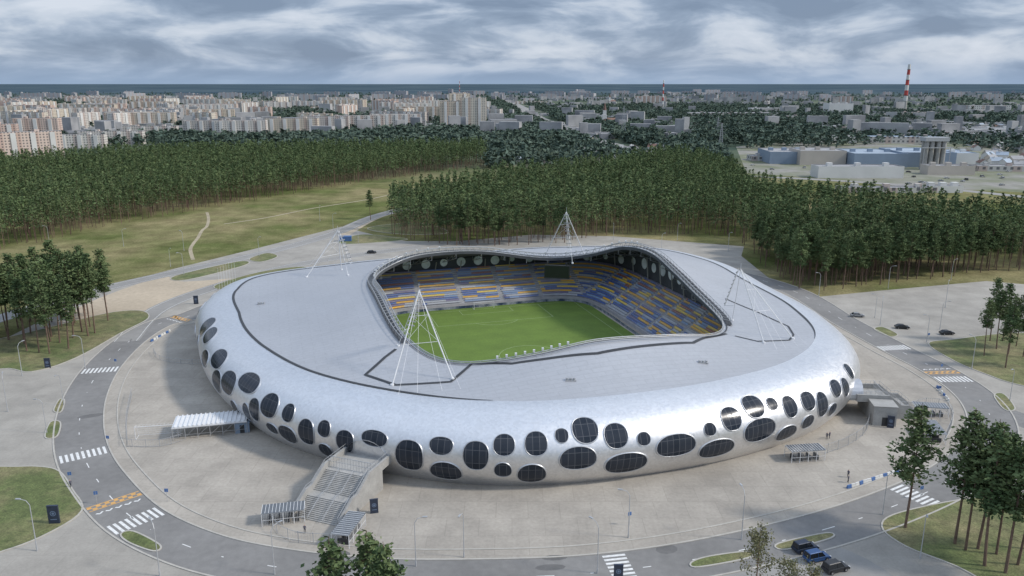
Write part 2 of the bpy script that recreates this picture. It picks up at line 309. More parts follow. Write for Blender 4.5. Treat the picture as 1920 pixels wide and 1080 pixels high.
def road(name,px,wd,z,matn,label,world=False):
    P=catmull([survey(*p) for p in px],False,6); bb=B(); strip(bb,offset_line(P,-wd/2),offset_line(P,wd/2),z)
    tag(obj(name,bb.mesh(name,[matn])),label,"road",kind="structure"); return P
roadA=road("access_road",[(-500,760),(-200,660),(0,597),(150,552),(300,517),(480,478),(620,440),(700,407),(770,388)],9,0.030,'asphalt2',"pale asphalt access road beside the meadow")
roadB=road("approach_road",[(235,640),(300,578),(430,530),(580,492),(790,462)],8,0.034,'asphalt2',"asphalt approach road leading to the ring")
road("side_road",[(1835,760),(1900,782),(2050,830),(2400,930)],9,0.022,'asphalt',"asphalt side road joining the ring")
road("lower_road",[(1300,1075),(1450,1040),(1580,1075),(1700,1180)],14,0.016,'asphalt2',"asphalt lay-by with parked cars")
road("city_avenue",[(1240,300),(1100,258),(1010,222),(975,200),(945,184),(930,172)],34,0.02,'asphalt2',"straight avenue running into the city")
road("works_road",[(1400,330),(1560,338),(1750,352),(1950,372),(2100,385)],12,0.02,'asphalt2',"road past the works buildings")
road("sandy_track",[(640,440),(700,408),(760,392),(830,378),(900,372)],9,0.014,'sand',"sandy track at the wood edge")
road("footpath",[(362,487),(357,468),(363,456),(371,446),(379,432),(388,424),(391,410),(388,398)],1.7,0.012,'path',"beaten sandy footpath across the meadow")
road("meadow_track",[(420,420),(500,408),(590,390),(700,372),(780,352)],1.6,0.013,'path',"faint dirt track across the meadow")
P=[survey(*p) for p in [(150,575),(300,520),(345,528),(480,520),(400,545),(330,565),(250,590),(150,610)]]
area_sheet("sandy_ground",catmull(P,True,4),0.014,'sand',"bare sandy ground between roads","ground")
P=[survey(*p) for p in [(1380,275),(1500,262),(1750,262),(2000,300),(2000,365),(1800,355),(1550,335),(1400,325)]]
M['yard']=mat('works_yard_ground',(0.14,0.155,0.085),0.95,noises=((0.02,0),(0.1,0.15)),alt=(0.25,0.24,0.215))
area_sheet("works_yard",P,0.01,'yard',"patchy yard around the works","ground")
mk=B(); og=B()
cl=offs(RW/2); nn=len(cl)
def ptan(P,i,n): 
    t=(P[(i+1)%n]-P[(i-1)%n]); return t.normalized()
dist=0
for i in range(nn):
    a,b=cl[i],cl[(i+1)%nn]; L=(b-a).length; t=(b-a).normalized()
    k=(9-dist%9)%9
    while k<L:
        p=a+t*k; q=a+t*min(k+3,L); nrm=Vector((t.y,-t.x,0))*0.09
        mk.add([ (v.x,v.y,0.034) for v in (p-nrm,q-nrm,q+nrm,p+nrm)],[(0,1,2,3)]); k+=9
    dist+=L
def local(px,py):
    c0=survey(px,py); i=min(range(nn),key=lambda j:(cl[j]-c0).length); t=ptan(cl,i,nn); nr=Vector((t.y,-t.x,0)); a=cl[i]; c=a+t*((c0-a).dot(t)); return c,t,nr
def zebra(px,py,n=9):
    c,t,nr=local(px,py)
    for k in range(n):
        o=(k-(n-1)/2)*1.05; p=c+nr*o
        mk.add([(v.x,v.y,0.034) for v in (p-t*2-nr*.27,p+t*2-nr*.27,p+t*2+nr*.27,p-t*2+nr*.27)],[(0,1,2,3)])
for z in [(160,852),(190,694),(266,972),(1155,1050),(1708,926),(1800,711),(1697,651)]: zebra(*z)
def hump(px,py):
    c,t,nr=local(px,py)
    for k in range(12):
        for r in (0,1):
            if (k+r)%2: 
                p=c+nr*((k-5.5)*.8)+t*(r*0.8-0.4)
                og.add([(v.x,v.y,0.036) for v in (p-t*.4-nr*.4,p+t*.4-nr*.4,p+t*.4+nr*.4,p-t*.4+nr*.4)],[(0,1,2,3)])
    for p0 in (-.95,.95):
        p=c+t*p0; og.add([(v.x,v.y,0.036) for v in (p-t*.12-nr*4.8,p+t*.12-nr*4.8,p+t*.12+nr*4.8,p-t*.12+nr*4.8)],[(0,1,2,3)])
    for k in range(5):
        p=c+t*2.4+nr*((k-2)*1.7)
        mk.add([(v.x,v.y,0.034) for v in (p-nr*.7,p-nr*.2+t*.5,p+nr*.1+t*.35,p-nr*.4-t*.15)],[(0,1,2,3)]); mk.add([(v.x,v.y,0.034) for v in (p-nr*.2+t*.5,p+nr*.5,p+nr*.8+t*.2,p+nr*.1+t*.7)],[(0,1,2,3)])
for z in [(222,938),(345,599),(1780,698)]: hump(*z)
for P in (roadA,roadB):
    for s in (-3.2,3.2):
        L=offset_line(P,s-.08); R_=offset_line(P,s+.08); strip(mk,L,R_,0.042)
tag(obj("road_marking",mk.mesh("road_marking",['paint'])),"white painted zebra crossings and dashed lines","road marking",kind="structure")
tag(obj("speed_hump_marking",og.mesh("speed_hump_marking",['orange'])),"orange painted speed hump bands on asphalt","road marking",kind="structure")
pt=B()
for px,py,sx,sy in [(1040,1046,2.2,.8),(1032,1064,2.6,.9),(640,1040,1.6,1.2),(170,780,1.2,3),(1250,1030,2,1.4)]:
    c,t,nr=local(px,py); c0=survey(px,py)
    K=10; pt.add([(c0.x+t.x*sx*math.cos(a)+nr.x*sy*math.sin(a),c0.y+t.y*sx*math.cos(a)+nr.y*sy*math.sin(a),0.030) for a in [2*math.pi*i/K for i in range(K)]],[tuple(range(K))])
M['patch']=mat('asphalt_patch',(0.13,0.127,0.123),0.9,noises=((0.6,0.15),))
tag(obj("road_patch",pt.mesh("road_patch",['patch'])),"dark stains and repair patches in the road","road",kind="structure")
islands=[
 [(-250,700),(-100,655),(0,636),(90,615),(200,588),(262,583),(277,597),(225,625),(140,672),(60,697),(0,692),(-150,730)],
 [(-150,868),(0,876),(70,876),(110,885),(135,920),(152,958),(90,1000),(0,1035),(-150,1070)],
 [(228,1003),(250,998),(298,1023),(288,1033),(245,1018)],
 [(102,770),(112,750),(120,752),(114,772)],[(86,820),(95,793),(112,793),(106,818)],
 [(1298,1056),(1330,1045),(1400,1036),(1402,1046),(1310,1063)],[(1460,1021),(1548,1001),(1556,1009),(1475,1030)],
 [(328,518),(445,491),(460,497),(350,525)],[(468,486),(500,475),(520,481),(490,491)],[(405,535),(480,512),(555,501),(575,506),(500,530),(425,543)],
 [(1742,645),(1790,637),(1920,625),(2150,640),(2150,770),(1920,724),(1850,702),(1790,677)],
 [(1655,988),(1690,962),(1830,935),(1920,943),(2150,965),(2150,1400),(1960,1180),(1820,1075),(1700,1025)],
 [(1865,742),(1882,740),(1902,766),(1884,768)],[(1640,618),(1655,614),(1682,627),(1668,631)],
 [(690,428),(740,420),(800,420),(840,436),(780,440),(720,436)],[(640,450),(680,440),(735,445),(760,450),(650,458)]]
for isl in islands:
    P=catmull([survey(*p) for p in isl],True,5)
    ar=sum(P[i].x*P[(i+1)%len(P)].y-P[(i+1)%len(P)].x*P[i].y for i in range(len(P)))
    if ar<0: P=P[::-1]
    bb=B(); O=offset_line(P,0.3,True); strip(bb,P,O,0.0,True,mi=1,h=0.16); n=len(bb.V); bb.add(flat(P,0.13),[tuple(range(len(P)))],0)
    o=obj("grass_verge",bb.mesh("grass_verge",['grass','kerb'])); tag(o,"kerbed mown grass verge beside the road","grass",kind="structure")
# ------------------------------------------------------------ STADIUM
C=Vector((0,222,0)); A17=math.radians(17); E1=Vector((math.cos(A17),math.sin(A17),0)); E2=Vector((-math.sin(A17),math.cos(A17),0))
CU,CW=5.4,0.0
def W(u,w_,z=0.0): return C+E1*u+E2*w_+Vector((0,0,z))
def Wc(u,w_,z=0.0): return W(u+CU,w_+CW,z)
def pinterp(tab,th):
    n=len(tab); th=th%360
    for i in range(n):
        a=tab[i][0]; b=tab[(i+1)%n][0]+(360 if i==n-1 else 0)
        tt=th
        if i==n-1 and th<tab[0][0]: tt=th+360
        if a<=tt<b:
            f=(tt-a)/(b-a); p0,p1,p2,p3=tab[(i-1)%n][1],tab[i][1],tab[(i+1)%n][1],tab[(i+2)%n][1]
            return 0.5*((2*p1)+(p2-p0)*f+(2*p0-5*p1+4*p2-p3)*f*f+(3*p1-p0-3*p2+p3)*f**3)
    return tab[0][1]
outer_pts=[(95,8),(89.5,-26),(77,-54),(58,-70),(31,-79),(4,-81),(-27,-76),(-52,-60.5),(-68,-43),(-80,-18),(-87,17),(-88,49),(-78,71),(-45,84),(0,89),(48,90),(85,76),(98,47)]
tabR=sorted([((math.degrees(math.atan2(b-CW,a-CU)))%360,math.hypot(a-CU,b-CW)) for a,b in outer_pts])
def shellR(th): return pinterp(tabR,th)
tabZ=sorted([(a%360,z) for a,z in [(-37,16.2),(-20.7,18),(0,22),(18,24.8),(36,23.6),(53,17.8),(66,16.0),(90,19.6),(110,19.9),(126,18),(142,18),(162,20),(180,20.5),(199,19.5),(215,17.6),(232,16.0),(253,18.3),(270,20.3),(292,19.3),(308,16.8)]])
def rimZ(th): return pinterp(tabZ,th)
def rimR(th):
    c,s=math.cos(math.radians(th)),math.sin(math.radians(th)); b=50.5 if s<0 else 58; s=abs(s); a=46 if c>0 else 42; c=abs(c)
    return 1/((c/a)**3.6+(s/b)**3.6)**(1/3.6)
NT=480
ths=[360*i/NT for i in range(NT)]
con=[(shellR(t)*math.cos(math.radians(t)),shellR(t)*math.sin(math.radians(t))) for t in ths]
nor=[]
for i in range(NT):
    a=con[i-1]; b=con[(i+1)%NT]; t=Vector((b[0]-a[0],b[1]-a[1])).normalized(); nor.append((t.y,-t.x))
GI,GZ,BZ=11.5,14.6,6.6
prof=[]
for k in range(9): a=k/8; prof.append((3.0*(1-a)**2,BZ*a))
for k in range(1,15): ph=math.radians(90*k/14); prof.append((GI*(1-math.cos(ph)),BZ+(GZ-BZ)*math.sin(ph)))
V=[];Fc=[]; NP=len(prof)
for i in range(NT):
    for ins,z in prof: V.append(Wc(con[i][0]-nor[i][0]*ins,con[i][1]-nor[i][1]*ins,z))
for i in range(NT):
    j=(i+1)%NT
    for k in range(NP-1): Fc.append((i*NP+k,j*NP+k,j*NP+k+1,i*NP+k+1))
stad=bpy.data.objects.new("stadium",None); COL.objects.link(stad); stad.location=C
tag(stad,"silver doughnut-shaped football stadium with oval dark windows","stadium")
def spart(name,me,label=None):
    o=obj(name,me,parent=stad); o.matrix_parent_inverse=Matrix.Translation(-C)
    if label: o["label"]=label
    return o
shell_me=mesh("outer_shell",V,Fc,['shell'],smooth=True); spart("outer_shell",shell_me)
shellV=V; shellF=Fc
NS=12; V=[];Fc=[];VS=[]
def roofpt(i,s):
    g=(con[i][0]-nor[i][0]*GI,con[i][1]-nor[i][1]*GI); th=math.atan2(g[1],g[0]); td=math.degrees(th)
    r=rimR(td); q=(r*math.cos(th),r*math.sin(th)); z=GZ+(rimZ(td)-GZ)*(s**1.25)
    return (g[0]+(q[0]-g[0])*s,g[1]+(q[1]-g[1])*s,z)
for i in range(NT):
    for k in range(NS+1):
        u,w_,z=roofpt(i,k/NS); V.append(Wc(u,w_,z)); VS.append(Wc(u,w_,z-0.9 if k<NS else z-1.0))
for i in range(NT):
    j=(i+1)%NT
    for k in range(NS): a=i*(NS+1)+k; b=j*(NS+1)+k; Fc.append((a,b,b+1,a+1))
roofV,roofF=V,Fc
spart("roof",mesh("roof",V,Fc,['roof'],smooth=True))
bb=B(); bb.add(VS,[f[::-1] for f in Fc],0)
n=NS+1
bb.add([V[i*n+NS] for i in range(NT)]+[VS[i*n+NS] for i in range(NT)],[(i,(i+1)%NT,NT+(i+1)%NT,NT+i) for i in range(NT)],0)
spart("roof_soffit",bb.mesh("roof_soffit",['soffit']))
bvS=BVHTree.FromPolygons(shellV+roofV,shellF+[tuple(i+len(shellV) for i in f) for f in roofF])
CAMP=Vector((0,0,H))
def hit(px,py):
    r=bvS.ray_cast(CAMP,raydir(px,py)); return r
bb=B(); L=[];R_=[]
i0,i1=int(-40/360*NT),int(247/360*NT)
for i in range(i0,i1):
    ii=i%NT; wdt=0.32
    f=min(1.0,(i1-i)/20,(i-i0)/20)
    for ins,lst in ((GI-wdt*f,L),(GI+wdt*f+.1,R_)):
        lst.append(Wc(con[ii][0]-nor[ii][0]*ins,con[ii][1]-nor[ii][1]*ins,GZ+0.10))
n=len(L); bb.add(L+R_,[(i,i+1,n+i+1,n+i) for i in range(n-1)])
spart("gutter",bb.mesh("gutter",['dark']))
def roofline(px,wd=0.75):
    P=[]
    for p in px:
        h=hit(*p)
        if h[0] is not None: P.append(h[0])
    Q=[]
    for a,b in zip(P[:-1],P[1:]):
        m=max(2,int((b-a).length/1.5))
        for k in range(m): Q.append(a.lerp(b,k/m))
    Q.append(P[-1]); bb=B(); Ls=[];Rs=[]
    for i,p in enumerate(Q):
        t=(Q[min(i+1,len(Q)-1)]-Q[max(i-1,0)]); t.z=0; t.normalize(); nr=Vector((t.y,-t.x,0))*wd/2
        for s,l in ((-1,Ls),(1,Rs)):
            q=p+nr*s; h=bvS.ray_cast(Vector((q.x,q.y,60)),Vector((0,0,-1))); z=h[0].z if h[0] is not None else q.z
            l.append(Vector((q.x,q.y,z+0.09)))
    n=len(Ls); bb.add(Ls+Rs,[(i,i+1,n+i+1,n+i) for i in range(n-1)]); return bb
for pl,wd in (([(742,655),(722,670),(685,703),(742,722),(845,716),(885,682),(955,673),(960,682),(1120,663),(1300,643),(1320,634),(1362,626)],0.8),
           ([(1378,630),(1420,640),(1480,638),(1488,628),(1478,612),(1420,585),(1360,560)],0.5)):
    spart("roof_joint",roofline(pl,wd).mesh("roof_joint",['dark']))
bb=B(); tb=B()
NR=150
def rimp(t,off,dz):
    r=rimR(t)+off; return Wc(r*math.cos(math.radians(t)),r*math.sin(math.radians(t)),rimZ(t)+dz)
for k in range(NR):
    t0,t1=360*k/NR,360*(k+1)/NR
    low=(215<t0<318)
    bb.add([rimp(t0,0.9,0.12),rimp(t1,0.9,0.12),rimp(t1,1.2 if low else 2.6,0.10),rimp(t0,1.2 if low else 2.6,0.10)],[(0,1,2,3)],0)
    hh=0.35 if low else 1.5
    tb.tube(rimp(t0,0.0,hh),rimp(t1,0.0,hh),0.12,n=5); tb.tube(rimp(t0,0.2,0.05),rimp(t1,0.2,0.05),0.12,n=5)
    if low: tb.tube(rimp(t0,0.2,0.05),rimp(t0,0,hh),0.07,n=4); continue
    tb.tube(rimp(t0,2.4,hh*0.8),rimp(t1,2.4,hh*0.8),0.09,n=5)
    tb.tube(rimp(t0,0.2,0.05),rimp((t0+t1)/2,0,hh),0.07,n=4); tb.tube(rimp((t0+t1)/2,0,hh),rimp(t1,0.2,0.05),0.07,n=4)
    tb.tube(rimp(t0,0,hh),rimp(t0,2.4,hh*0.8),0.06,n=4); tb.tube(rimp(t0,2.4,0),rimp(t0,2.4,hh*.8),0.06,n=4)
spart("rim_gutter",bb.mesh("rim_gutter",['dark'])); spart("rim_truss",tb.mesh("rim_truss",['steel']))
for k in range(48):
    tb=B(); i=k*NT//48
    P=[Vector(Wc(*roofpt(i,s))) for s in (0.05,0.3,0.55,0.8,1.0)]
    for a,b in zip(P[:-1],P[1:]):
        a1=a-Vector((0,0,1.0)); b1=b-Vector((0,0,1.0)); a2=a-Vector((0,0,2.4)); b2=b-Vector((0,0,2.4))
        tb.tube(a2,b2,0.12,n=4); tb.tube(a2,b1,0.08,n=4); tb.tube(b1,b2,0.08,n=4)
    spart("roof_girder",tb.mesh("roof_girder",['steel']))
oval=[(387,612,20,46),(393,628,24,38),(411,636,18,24),(384,672,10,30),(410,672,22,42),(447,682,29,44),(406,715,16,44),(428,717,24,48),(467,717,33,44),(443,766,14,34),(463,772,14,34),(477,768,20,46),(505,760,31,52),(541,774,22,38),(511,803,22,20),(540,815,34,34),(574,811,31,54),(608,804,24,34),(612,845,26,28),(647,829,34,46),(702,822,50,32),(767,855,54,64),(827,836,46,36),(836,884,62,34),(892,856,50,62),(945,834,42,44),(943,881,34,26),(1005,831,44,50),(997,889,56,34),(1053,817,26,28),(1084,860,72,46),(1097,806,50,52),(1155,817,45,52),(1189,775,44,42),(1207,823,25,27),(1174,869,82,38),(1266,773,74,62),(1268,835,76,44),(1331,756,36,40),(1331,805,22,27),(1344,841,68,34),(1371,785,36,50),(1412,761,36,50),(1447,757,18,26),(1425,807,60,46),(1481,762,24,46),(1474,812,38,30),(1515,752,24,40),(1514,791,22,26),(1542,758,20,52),(1567,728,16,36),(1585,726,11,38),(1560,768,16,24),(1592,696,7,34)]
def window_at(P,N,rx,rz,tilt):
    up=Vector((0,0,1)); T=up.cross(N).normalized(); Bv=N.cross(T).normalized()
    pts=[];K=28; sh=random.uniform(-.12,.12)
    for k in range(K):
        a=2*math.pi*k/K; x=math.cos(a)*(1+0.10*math.sin(a)*sh*8); y=math.sin(a)
        x=math.copysign(abs(x)**0.92,x); y=math.copysign(abs(y)**0.92,y)
        pts.append((x*rx,y*rz))
    ct,st=math.cos(tilt),math.sin(tilt); 
    def surf(x,y,off):
        xx,yy=x*ct-y*st,x*st+y*ct; q=P+T*xx+Bv*yy; h=bvS.find_nearest(q); nn_=h[1]
        if nn_.dot(N)<0: nn_=-nn_
        return h[0]+nn_*off
    V=[surf(0,0,0.16)];uv=[(0,0)]
    for f in (0.3,0.55,0.78,0.95):
        for x,y in pts: V.append(surf(x*f,y*f,0.15)); uv.append((x*f,y*f))
    Fc=[(0,1+k,1+(k+1)%K) for k in range(K)]
    for r in range(3):
        for k in range(K): a=1+r*K+k;b=1+r*K+(k+1)%K; Fc.append((a,a+K,b+K,b))
    me=mesh("window_glass",V,Fc,['oval'],smooth=True); ul=me.uv_layers.new(name="UVMap")
    for l in me.loops: x,y=uv[l.vertex_index]; ul.data[l.index].uv=(x+50.6,y+50.8)
    g=spart("oval_window",me)
    V=[]
    for f,o_ in ((0.94,0.12),(0.965,0.24),(1.0,0.20),(1.03,0.0)):
        for x,y in pts: V.append(surf(x*f,y*f,o_))
    Fc=[]
    for r in range(3):
        for k in range(K): a=r*K+k;b=r*K+(k+1)%K; Fc.append((a,a+K,b+K,b))
    fr=obj("frame",mesh("window_frame",V,Fc,['frame'],smooth=True),parent=g)
for px,py,wd,ht in oval:
    h=hit(px,py)
    if h[0] is None: h=hit(px+(6 if px<960 else -6),py)
    if h[0] is None: continue
    P,N=h[0],h[1]
    if N.dot(P-CAMP)>0: N=-N
    if P.z>12.5: continue
    T=Vector((0,0,1)).cross(N).normalized(); Bv=N.cross(T).normalized()
    a=proj(P); b=proj(P+T); c=proj(P+Bv)
    kb=math.hypot(c[0]-a[0],c[1]-a[1])
    window_at(P,N,min(max(wd/2/max(abs(b[0]-a[0]),1.2),0.9),4.8),min(max(ht/2/max(kb,1.2),0.9),4.2),0.0)
for k in range(26):
    td=-8+k*7.1+random.uniform(-1,1)
    i=int(td/360*NT)%NT; ins,z=prof[random.choice((8,10,12))]
    P=Vector(Wc(con[i][0]-nor[i][0]*ins,con[i][1]-nor[i][1]*ins,z)); N=(E1*nor[i][0]+E2*nor[i][1]+Vector((0,0,0.05*(z-BZ)))).normalized()
    window_at(P,N,random.uniform(1.3,3.2),random.uniform(1.3,2.8),0)
# stands
NRW=18
def standR(th,k,extra=0.0):
    a=41+0.8*k+extra; b=57.5+0.8*k+extra; c,s=abs(math.cos(math.radians(th))),abs(math.sin(math.radians(th)))
    r=1/((c/a)**7+(s/b)**7)**(1/7); return min(r,shellR(th)-9.5)
def SW(th,r,z): return Wc(r*math.cos(math.radians(th)),r*math.sin(math.radians(th))-0.9,z)
NTS=240
ring=[[SW(360*i/NTS,standR(360*i/NTS,0),0.0) for i in range(NTS)],[SW(360*i/NTS,standR(360*i/NTS,0),1.2) for i in range(NTS)]]
for k in range(NRW):
    z=1.2+0.52*k
    ring.append([SW(360*i/NTS,standR(360*i/NTS,k+1),z) for i in range(NTS)]); ring.append([SW(360*i/NTS,standR(360*i/NTS,k+1),z+0.52) for i in range(NTS)])
ring.append([SW(360*i/NTS,standR(360*i/NTS,NRW+2),1.2+0.52*NRW) for i in range(NTS)])
Vv=[p for r in ring for p in r]
Ff=[(r*NTS+i,r*NTS+(i+1)%NTS,(r+1)*NTS+(i+1)%NTS,(r+1)*NTS+i) for r in range(len(ring)-1) for i in range(NTS)]
spart("terrace",mesh("terrace",Vv,Ff,['stand']))
# colours: blue, amber, brick, grey, violet, yellow, slate blue
seatcols=[(0.10,0.16,0.38),(0.72,0.42,0.05),(0.34,0.13,0.09),(0.44,0.46,0.50),(0.20,0.18,0.30),(0.76,0.56,0.10),(0.22,0.32,0.50)]
smats=[mat('seat_plastic',c,0.5,noises=((3,0.12),)) for c in seatcols]
sb=B()
pat=[[0,6,3],[3,0,4],[1,0,3],[0,6,4],[5,3,0],[3,6,0],[1,5,0],[0,4,3],[9,9,9],[1,5,1],[3,0,6],[0,6,2],[5,1,3],[0,4,6],[1,5,2],[0,3,6],[5,1,1],[0,2,4]]
for k in range(NRW):
    if k==8: continue
    z=1.2+0.52*k; pts=[SW(360*i/1440,standR(360*i/1440,k)+0.45,z) for i in range(1440)]
    P2=np.array([[p.x,p.y] for p in pts]); d=np.hypot(*(np.roll(P2,-1,0)-P2).T); cum=np.concatenate([[0],np.cumsum(d)]); tot=cum[-1]
    run=0; col=0; s=0
    while s<tot-0.6:
        j=int(np.searchsorted(cum,s)-1)%1440; f=(s-cum[j])/max(d[j],1e-6); a=pts[j].lerp(pts[(j+1)%1440],min(max(f,0),1)); t=(pts[(j+1)%1440]-pts[j]).normalized(); nr=Vector((t.y,-t.x,0))
        loc=a-Vector(Wc(0,0,0)); uu,ww=loc.dot(E1),loc.dot(E2)
        side=abs(uu)/41>abs(ww)/57.5
        q=ww if side else uu
        if ((q+7.5)%15.0)<1.7: s+=0.55; run=0; continue
        if run<=0:
            run=random.choice((6,9,14,22)); col=random.choice(pat[k]) if random.random()<.8 else random.choice((0,1,3,4,5,6))
        V=[a-t*.27,a+t*.27,a+t*.27+nr*.44,a-t*.27+nr*.44]
        V=[v+Vector((0,0,.40)) for v in V]; V2=[V[2],V[3],V[3]+Vector((0,0,.46))+nr*.08,V[2]+Vector((0,0,.46))+nr*.08]
        sb.add(V+V2,[(0,1,2,3),(4,5,6,7)],col); s+=0.55; run-=1
so_=spart("seating",sb.mesh("seating",smats),"rows of blue, yellow, amber and grey plastic seats"); so_["kind"]="stuff"
def zt(t): 
    r=standR(t,NRW,1.4); g=shellR(t)-GI; s=min(max((g-r)/(g-rimR(t)),0),1); return GZ+(rimZ(t)-GZ)*(s**1.25)-1.0
bb=B()
for i in range(NTS):
    a,b=360*i/NTS,360*(i+1)/NTS
    bb.add([SW(a,standR(a,NRW,1.4),9),SW(b,standR(b,NRW,1.4),9),SW(b,standR(b,NRW,1.4),zt(b)),SW(a,standR(a,NRW,1.4),zt(a))],[(0,1,2,3)])
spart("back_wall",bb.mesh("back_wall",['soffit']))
for k in range(70):
    t=k*360/70; r=standR(t,NRW,1.25); zc=(10.6+zt(t))/2+0.3+random.uniform(-.3,.3); rad=random.choice((1.0,1.4,1.7,2.0)); rad=min(rad,max((zt(t)-11.0)/2,0.6))
    c=SW(t,r,zc); c2=SW(t+1,standR(t+1,NRW,1.25),zc); tt=(c2-c).normalized(); inw=Vector((tt.y,-tt.x,0)); 
    if inw.dot(Wc(0,0,0)-c)<0: inw=-inw
    V=[c+inw*0.06+tt*rad*math.cos(2*math.pi*i/20)+Vector((0,0,rad*math.sin(2*math.pi*i/20))) for i in range(20)]
    spart("round_window",mesh("round_window",V,[tuple(range(20))],['disc']))
for k in range(48):
    cb_=B(); t=k*7.5+3; r=standR(t,NRW,0.4); cb_.tube(SW(t,r,10.5),SW(t,r-1.5,zt(t)-0.5),0.22,n=6)
    spart("column",cb_.mesh("column",['wallc']))
bb=B()
for i in range(NTS):
    a,b=360*i/NTS,360*(i+1)/NTS
    p,q=SW(a,standR(a,0)-2.6,0.05),SW(b,standR(b,0)-2.6,0.05)
    bb.add([p,q,q+Vector((0,0,.95)),p+Vector((0,0,.95))],[(0,1,2,3)],0)
M['advert']=mat('advert_hoarding',(0.03,0.05,0.10),0.5,noises=((0.25,0),(1.3,0.3)),alt=(0.30,0.32,0.36))
spart("advertising_hoarding",mesh("advertising_hoarding",bb.V,bb.F,['advert']))
t=62; c=SW(t,56,12.4); inw=(Wc(0,0,0)-c); inw.z=0; inw.normalize(); tt=Vector((-inw.y,inw.x,0))
mt=Matrix.Translation(c)@Matrix((( tt.x,inw.x,0,0),(tt.y,inw.y,0,0),(0,0,1,0),(0,0,0,1)))
bb=B(); bb.box(-4.6,4.6,-.3,.3,-2.4,2.4,0,mt); bb.box(-4.3,4.3,.3,.33,-2.1,2.1,1,mt); bb.box(-3.5,-3.2,-.2,.2,2.4,3.4,0,mt); bb.box(3.2,3.5,-.2,.2,2.4,3.4,0,mt)
spart("scoreboard",bb.mesh("scoreboard",['dark','glassc']))
# light masts: slim A-frames with stays and a back leg
masts=[([(-42.5,-50.5),(-29.5,-52.2),(-38,-31)],(-34.5,-42),17.5),([(60,-48.5),(50,-50.5),(52,-33)],(47.5,-42),17.0),([(-55,53),(-43,60),(-42,47)],(-44,54),14.5),([(31,60),(45,56),(37,47)],(37.0,54),17.0)]
lb=B(); lb.tube((-1.5,0,0),(1.5,0,0),0.07,n=4)
for s in (-1.3,-.5,.5,1.3): lb.box(s-.24,s+.24,-.05,.35,-.26,.26)
lampbar=lb.mesh("floodlight_bar",['steel'])
for mi_,(feet,ap,hh_) in enumerate(masts):
    tb=B(); FP=[]
    for u,w_ in feet:
        q=W(u,w_); h=bvS.ray_cast(Vector((q.x,q.y,60)),Vector((0,0,-1))); FP.append(h[0].copy() if h[0] is not None else W(u,w_,15.5))
    base=sum(FP,Vector())/3; A_=W(ap[0],ap[1],base.z+hh_)
    for i in (0,1):
        p=FP[i]; q=FP[1-i]
        tb.tube(p,A_,0.17,0.11,n=7)
        tb.tube(p+Vector((0,0,-.1)),p+Vector((0,0,.3)),0.45,0.4,n=10)
    p=FP[2]; tb.tube(p,A_,0.08,0.07,n=6); tb.tube(p+Vector((0,0,-.1)),p+Vector((0,0,.3)),0.4,0.35,n=10)
    for f in (.42,.72): tb.tube(FP[0].lerp(A_,f),FP[1].lerp(A_,f),0.06,n=5)
    tb.tube(FP[0].lerp(A_,.42),FP[1].lerp(A_,.72),.035,n=4); tb.tube(FP[1].lerp(A_,.42),FP[0].lerp(A_,.72),.035,n=4)
    for u_ in (0.0,0.3,0.7,1.0):
        q=FP[0].lerp(FP[1],u_)+ (FP[0]+FP[1]-2*FP[2])*0.13; h=bvS.ray_cast(Vector((q.x,q.y,60)),Vector((0,0,-1)))
        if h[0] is not None: tb.tube(A_,h[0],.028,n=3)
    cen=Wc(0,0,0)
    inw=(cen-A_); inw.z=0; inw.normalize(); sd_=Vector((-inw.y,inw.x,0))
    top=A_+inw*0.5; bot=FP[2].lerp(A_,0.28)+inw*2.6
    for s in (-.4,.4): tb.tube(top+sd_*s*.3,bot+sd_*s,0.06,n=6)
    tb.tube(bot,FP[2].lerp(A_,.3),.06,n=5)
    tb.tube(A_,A_+Vector((0,0,1.6)),0.05,n=4)
    mo=spart("light_mast",tb.mesh("light_mast",['white']))
    az=math.atan2(-inw.x,inw.y)
    for k in range(9):
        p=top.lerp(bot,(k+.7)/9.4); lo=obj("floodlight",lampbar,p,az,parent=mo,scale=.62)
lb=B(); lb.box(-.25,.25,-.25,.25,-.25,.3); lb.tube((0,0,0),(0,0,-1.2),.05,n=4); rfl=lb.mesh("rim_floodlight",['white'])
for t in list(np.arange(28,70,3.5))+list(np.arange(104,148,4.0))+list(np.arange(244,262,2.2)):
    o=spart("rim_floodlight",rfl); o.location=rimp(t,0.1,1.9 if t<200 else 0.9)
vb=B()
for dx_ in (-1.1,0,1.1): vb.tube((dx_,0,-.1),(dx_,0,.6),.35,n=8); vb.tube((dx_,0,.6),(dx_,0,.8),.5,n=8)
vb.box(-1.7,1.7,-.6,.6,-.1,.12); vm=vb.mesh("roof_vent",['steel'])
for px,py in ((1070,713),(1318,680),(490,570),(1345,477)):
    h=hit(px,py)
    if h[0] is None: continue
    o=spart("roof_vent",vm); o.location=h[0]; o.scale=(.7,.7,.7)
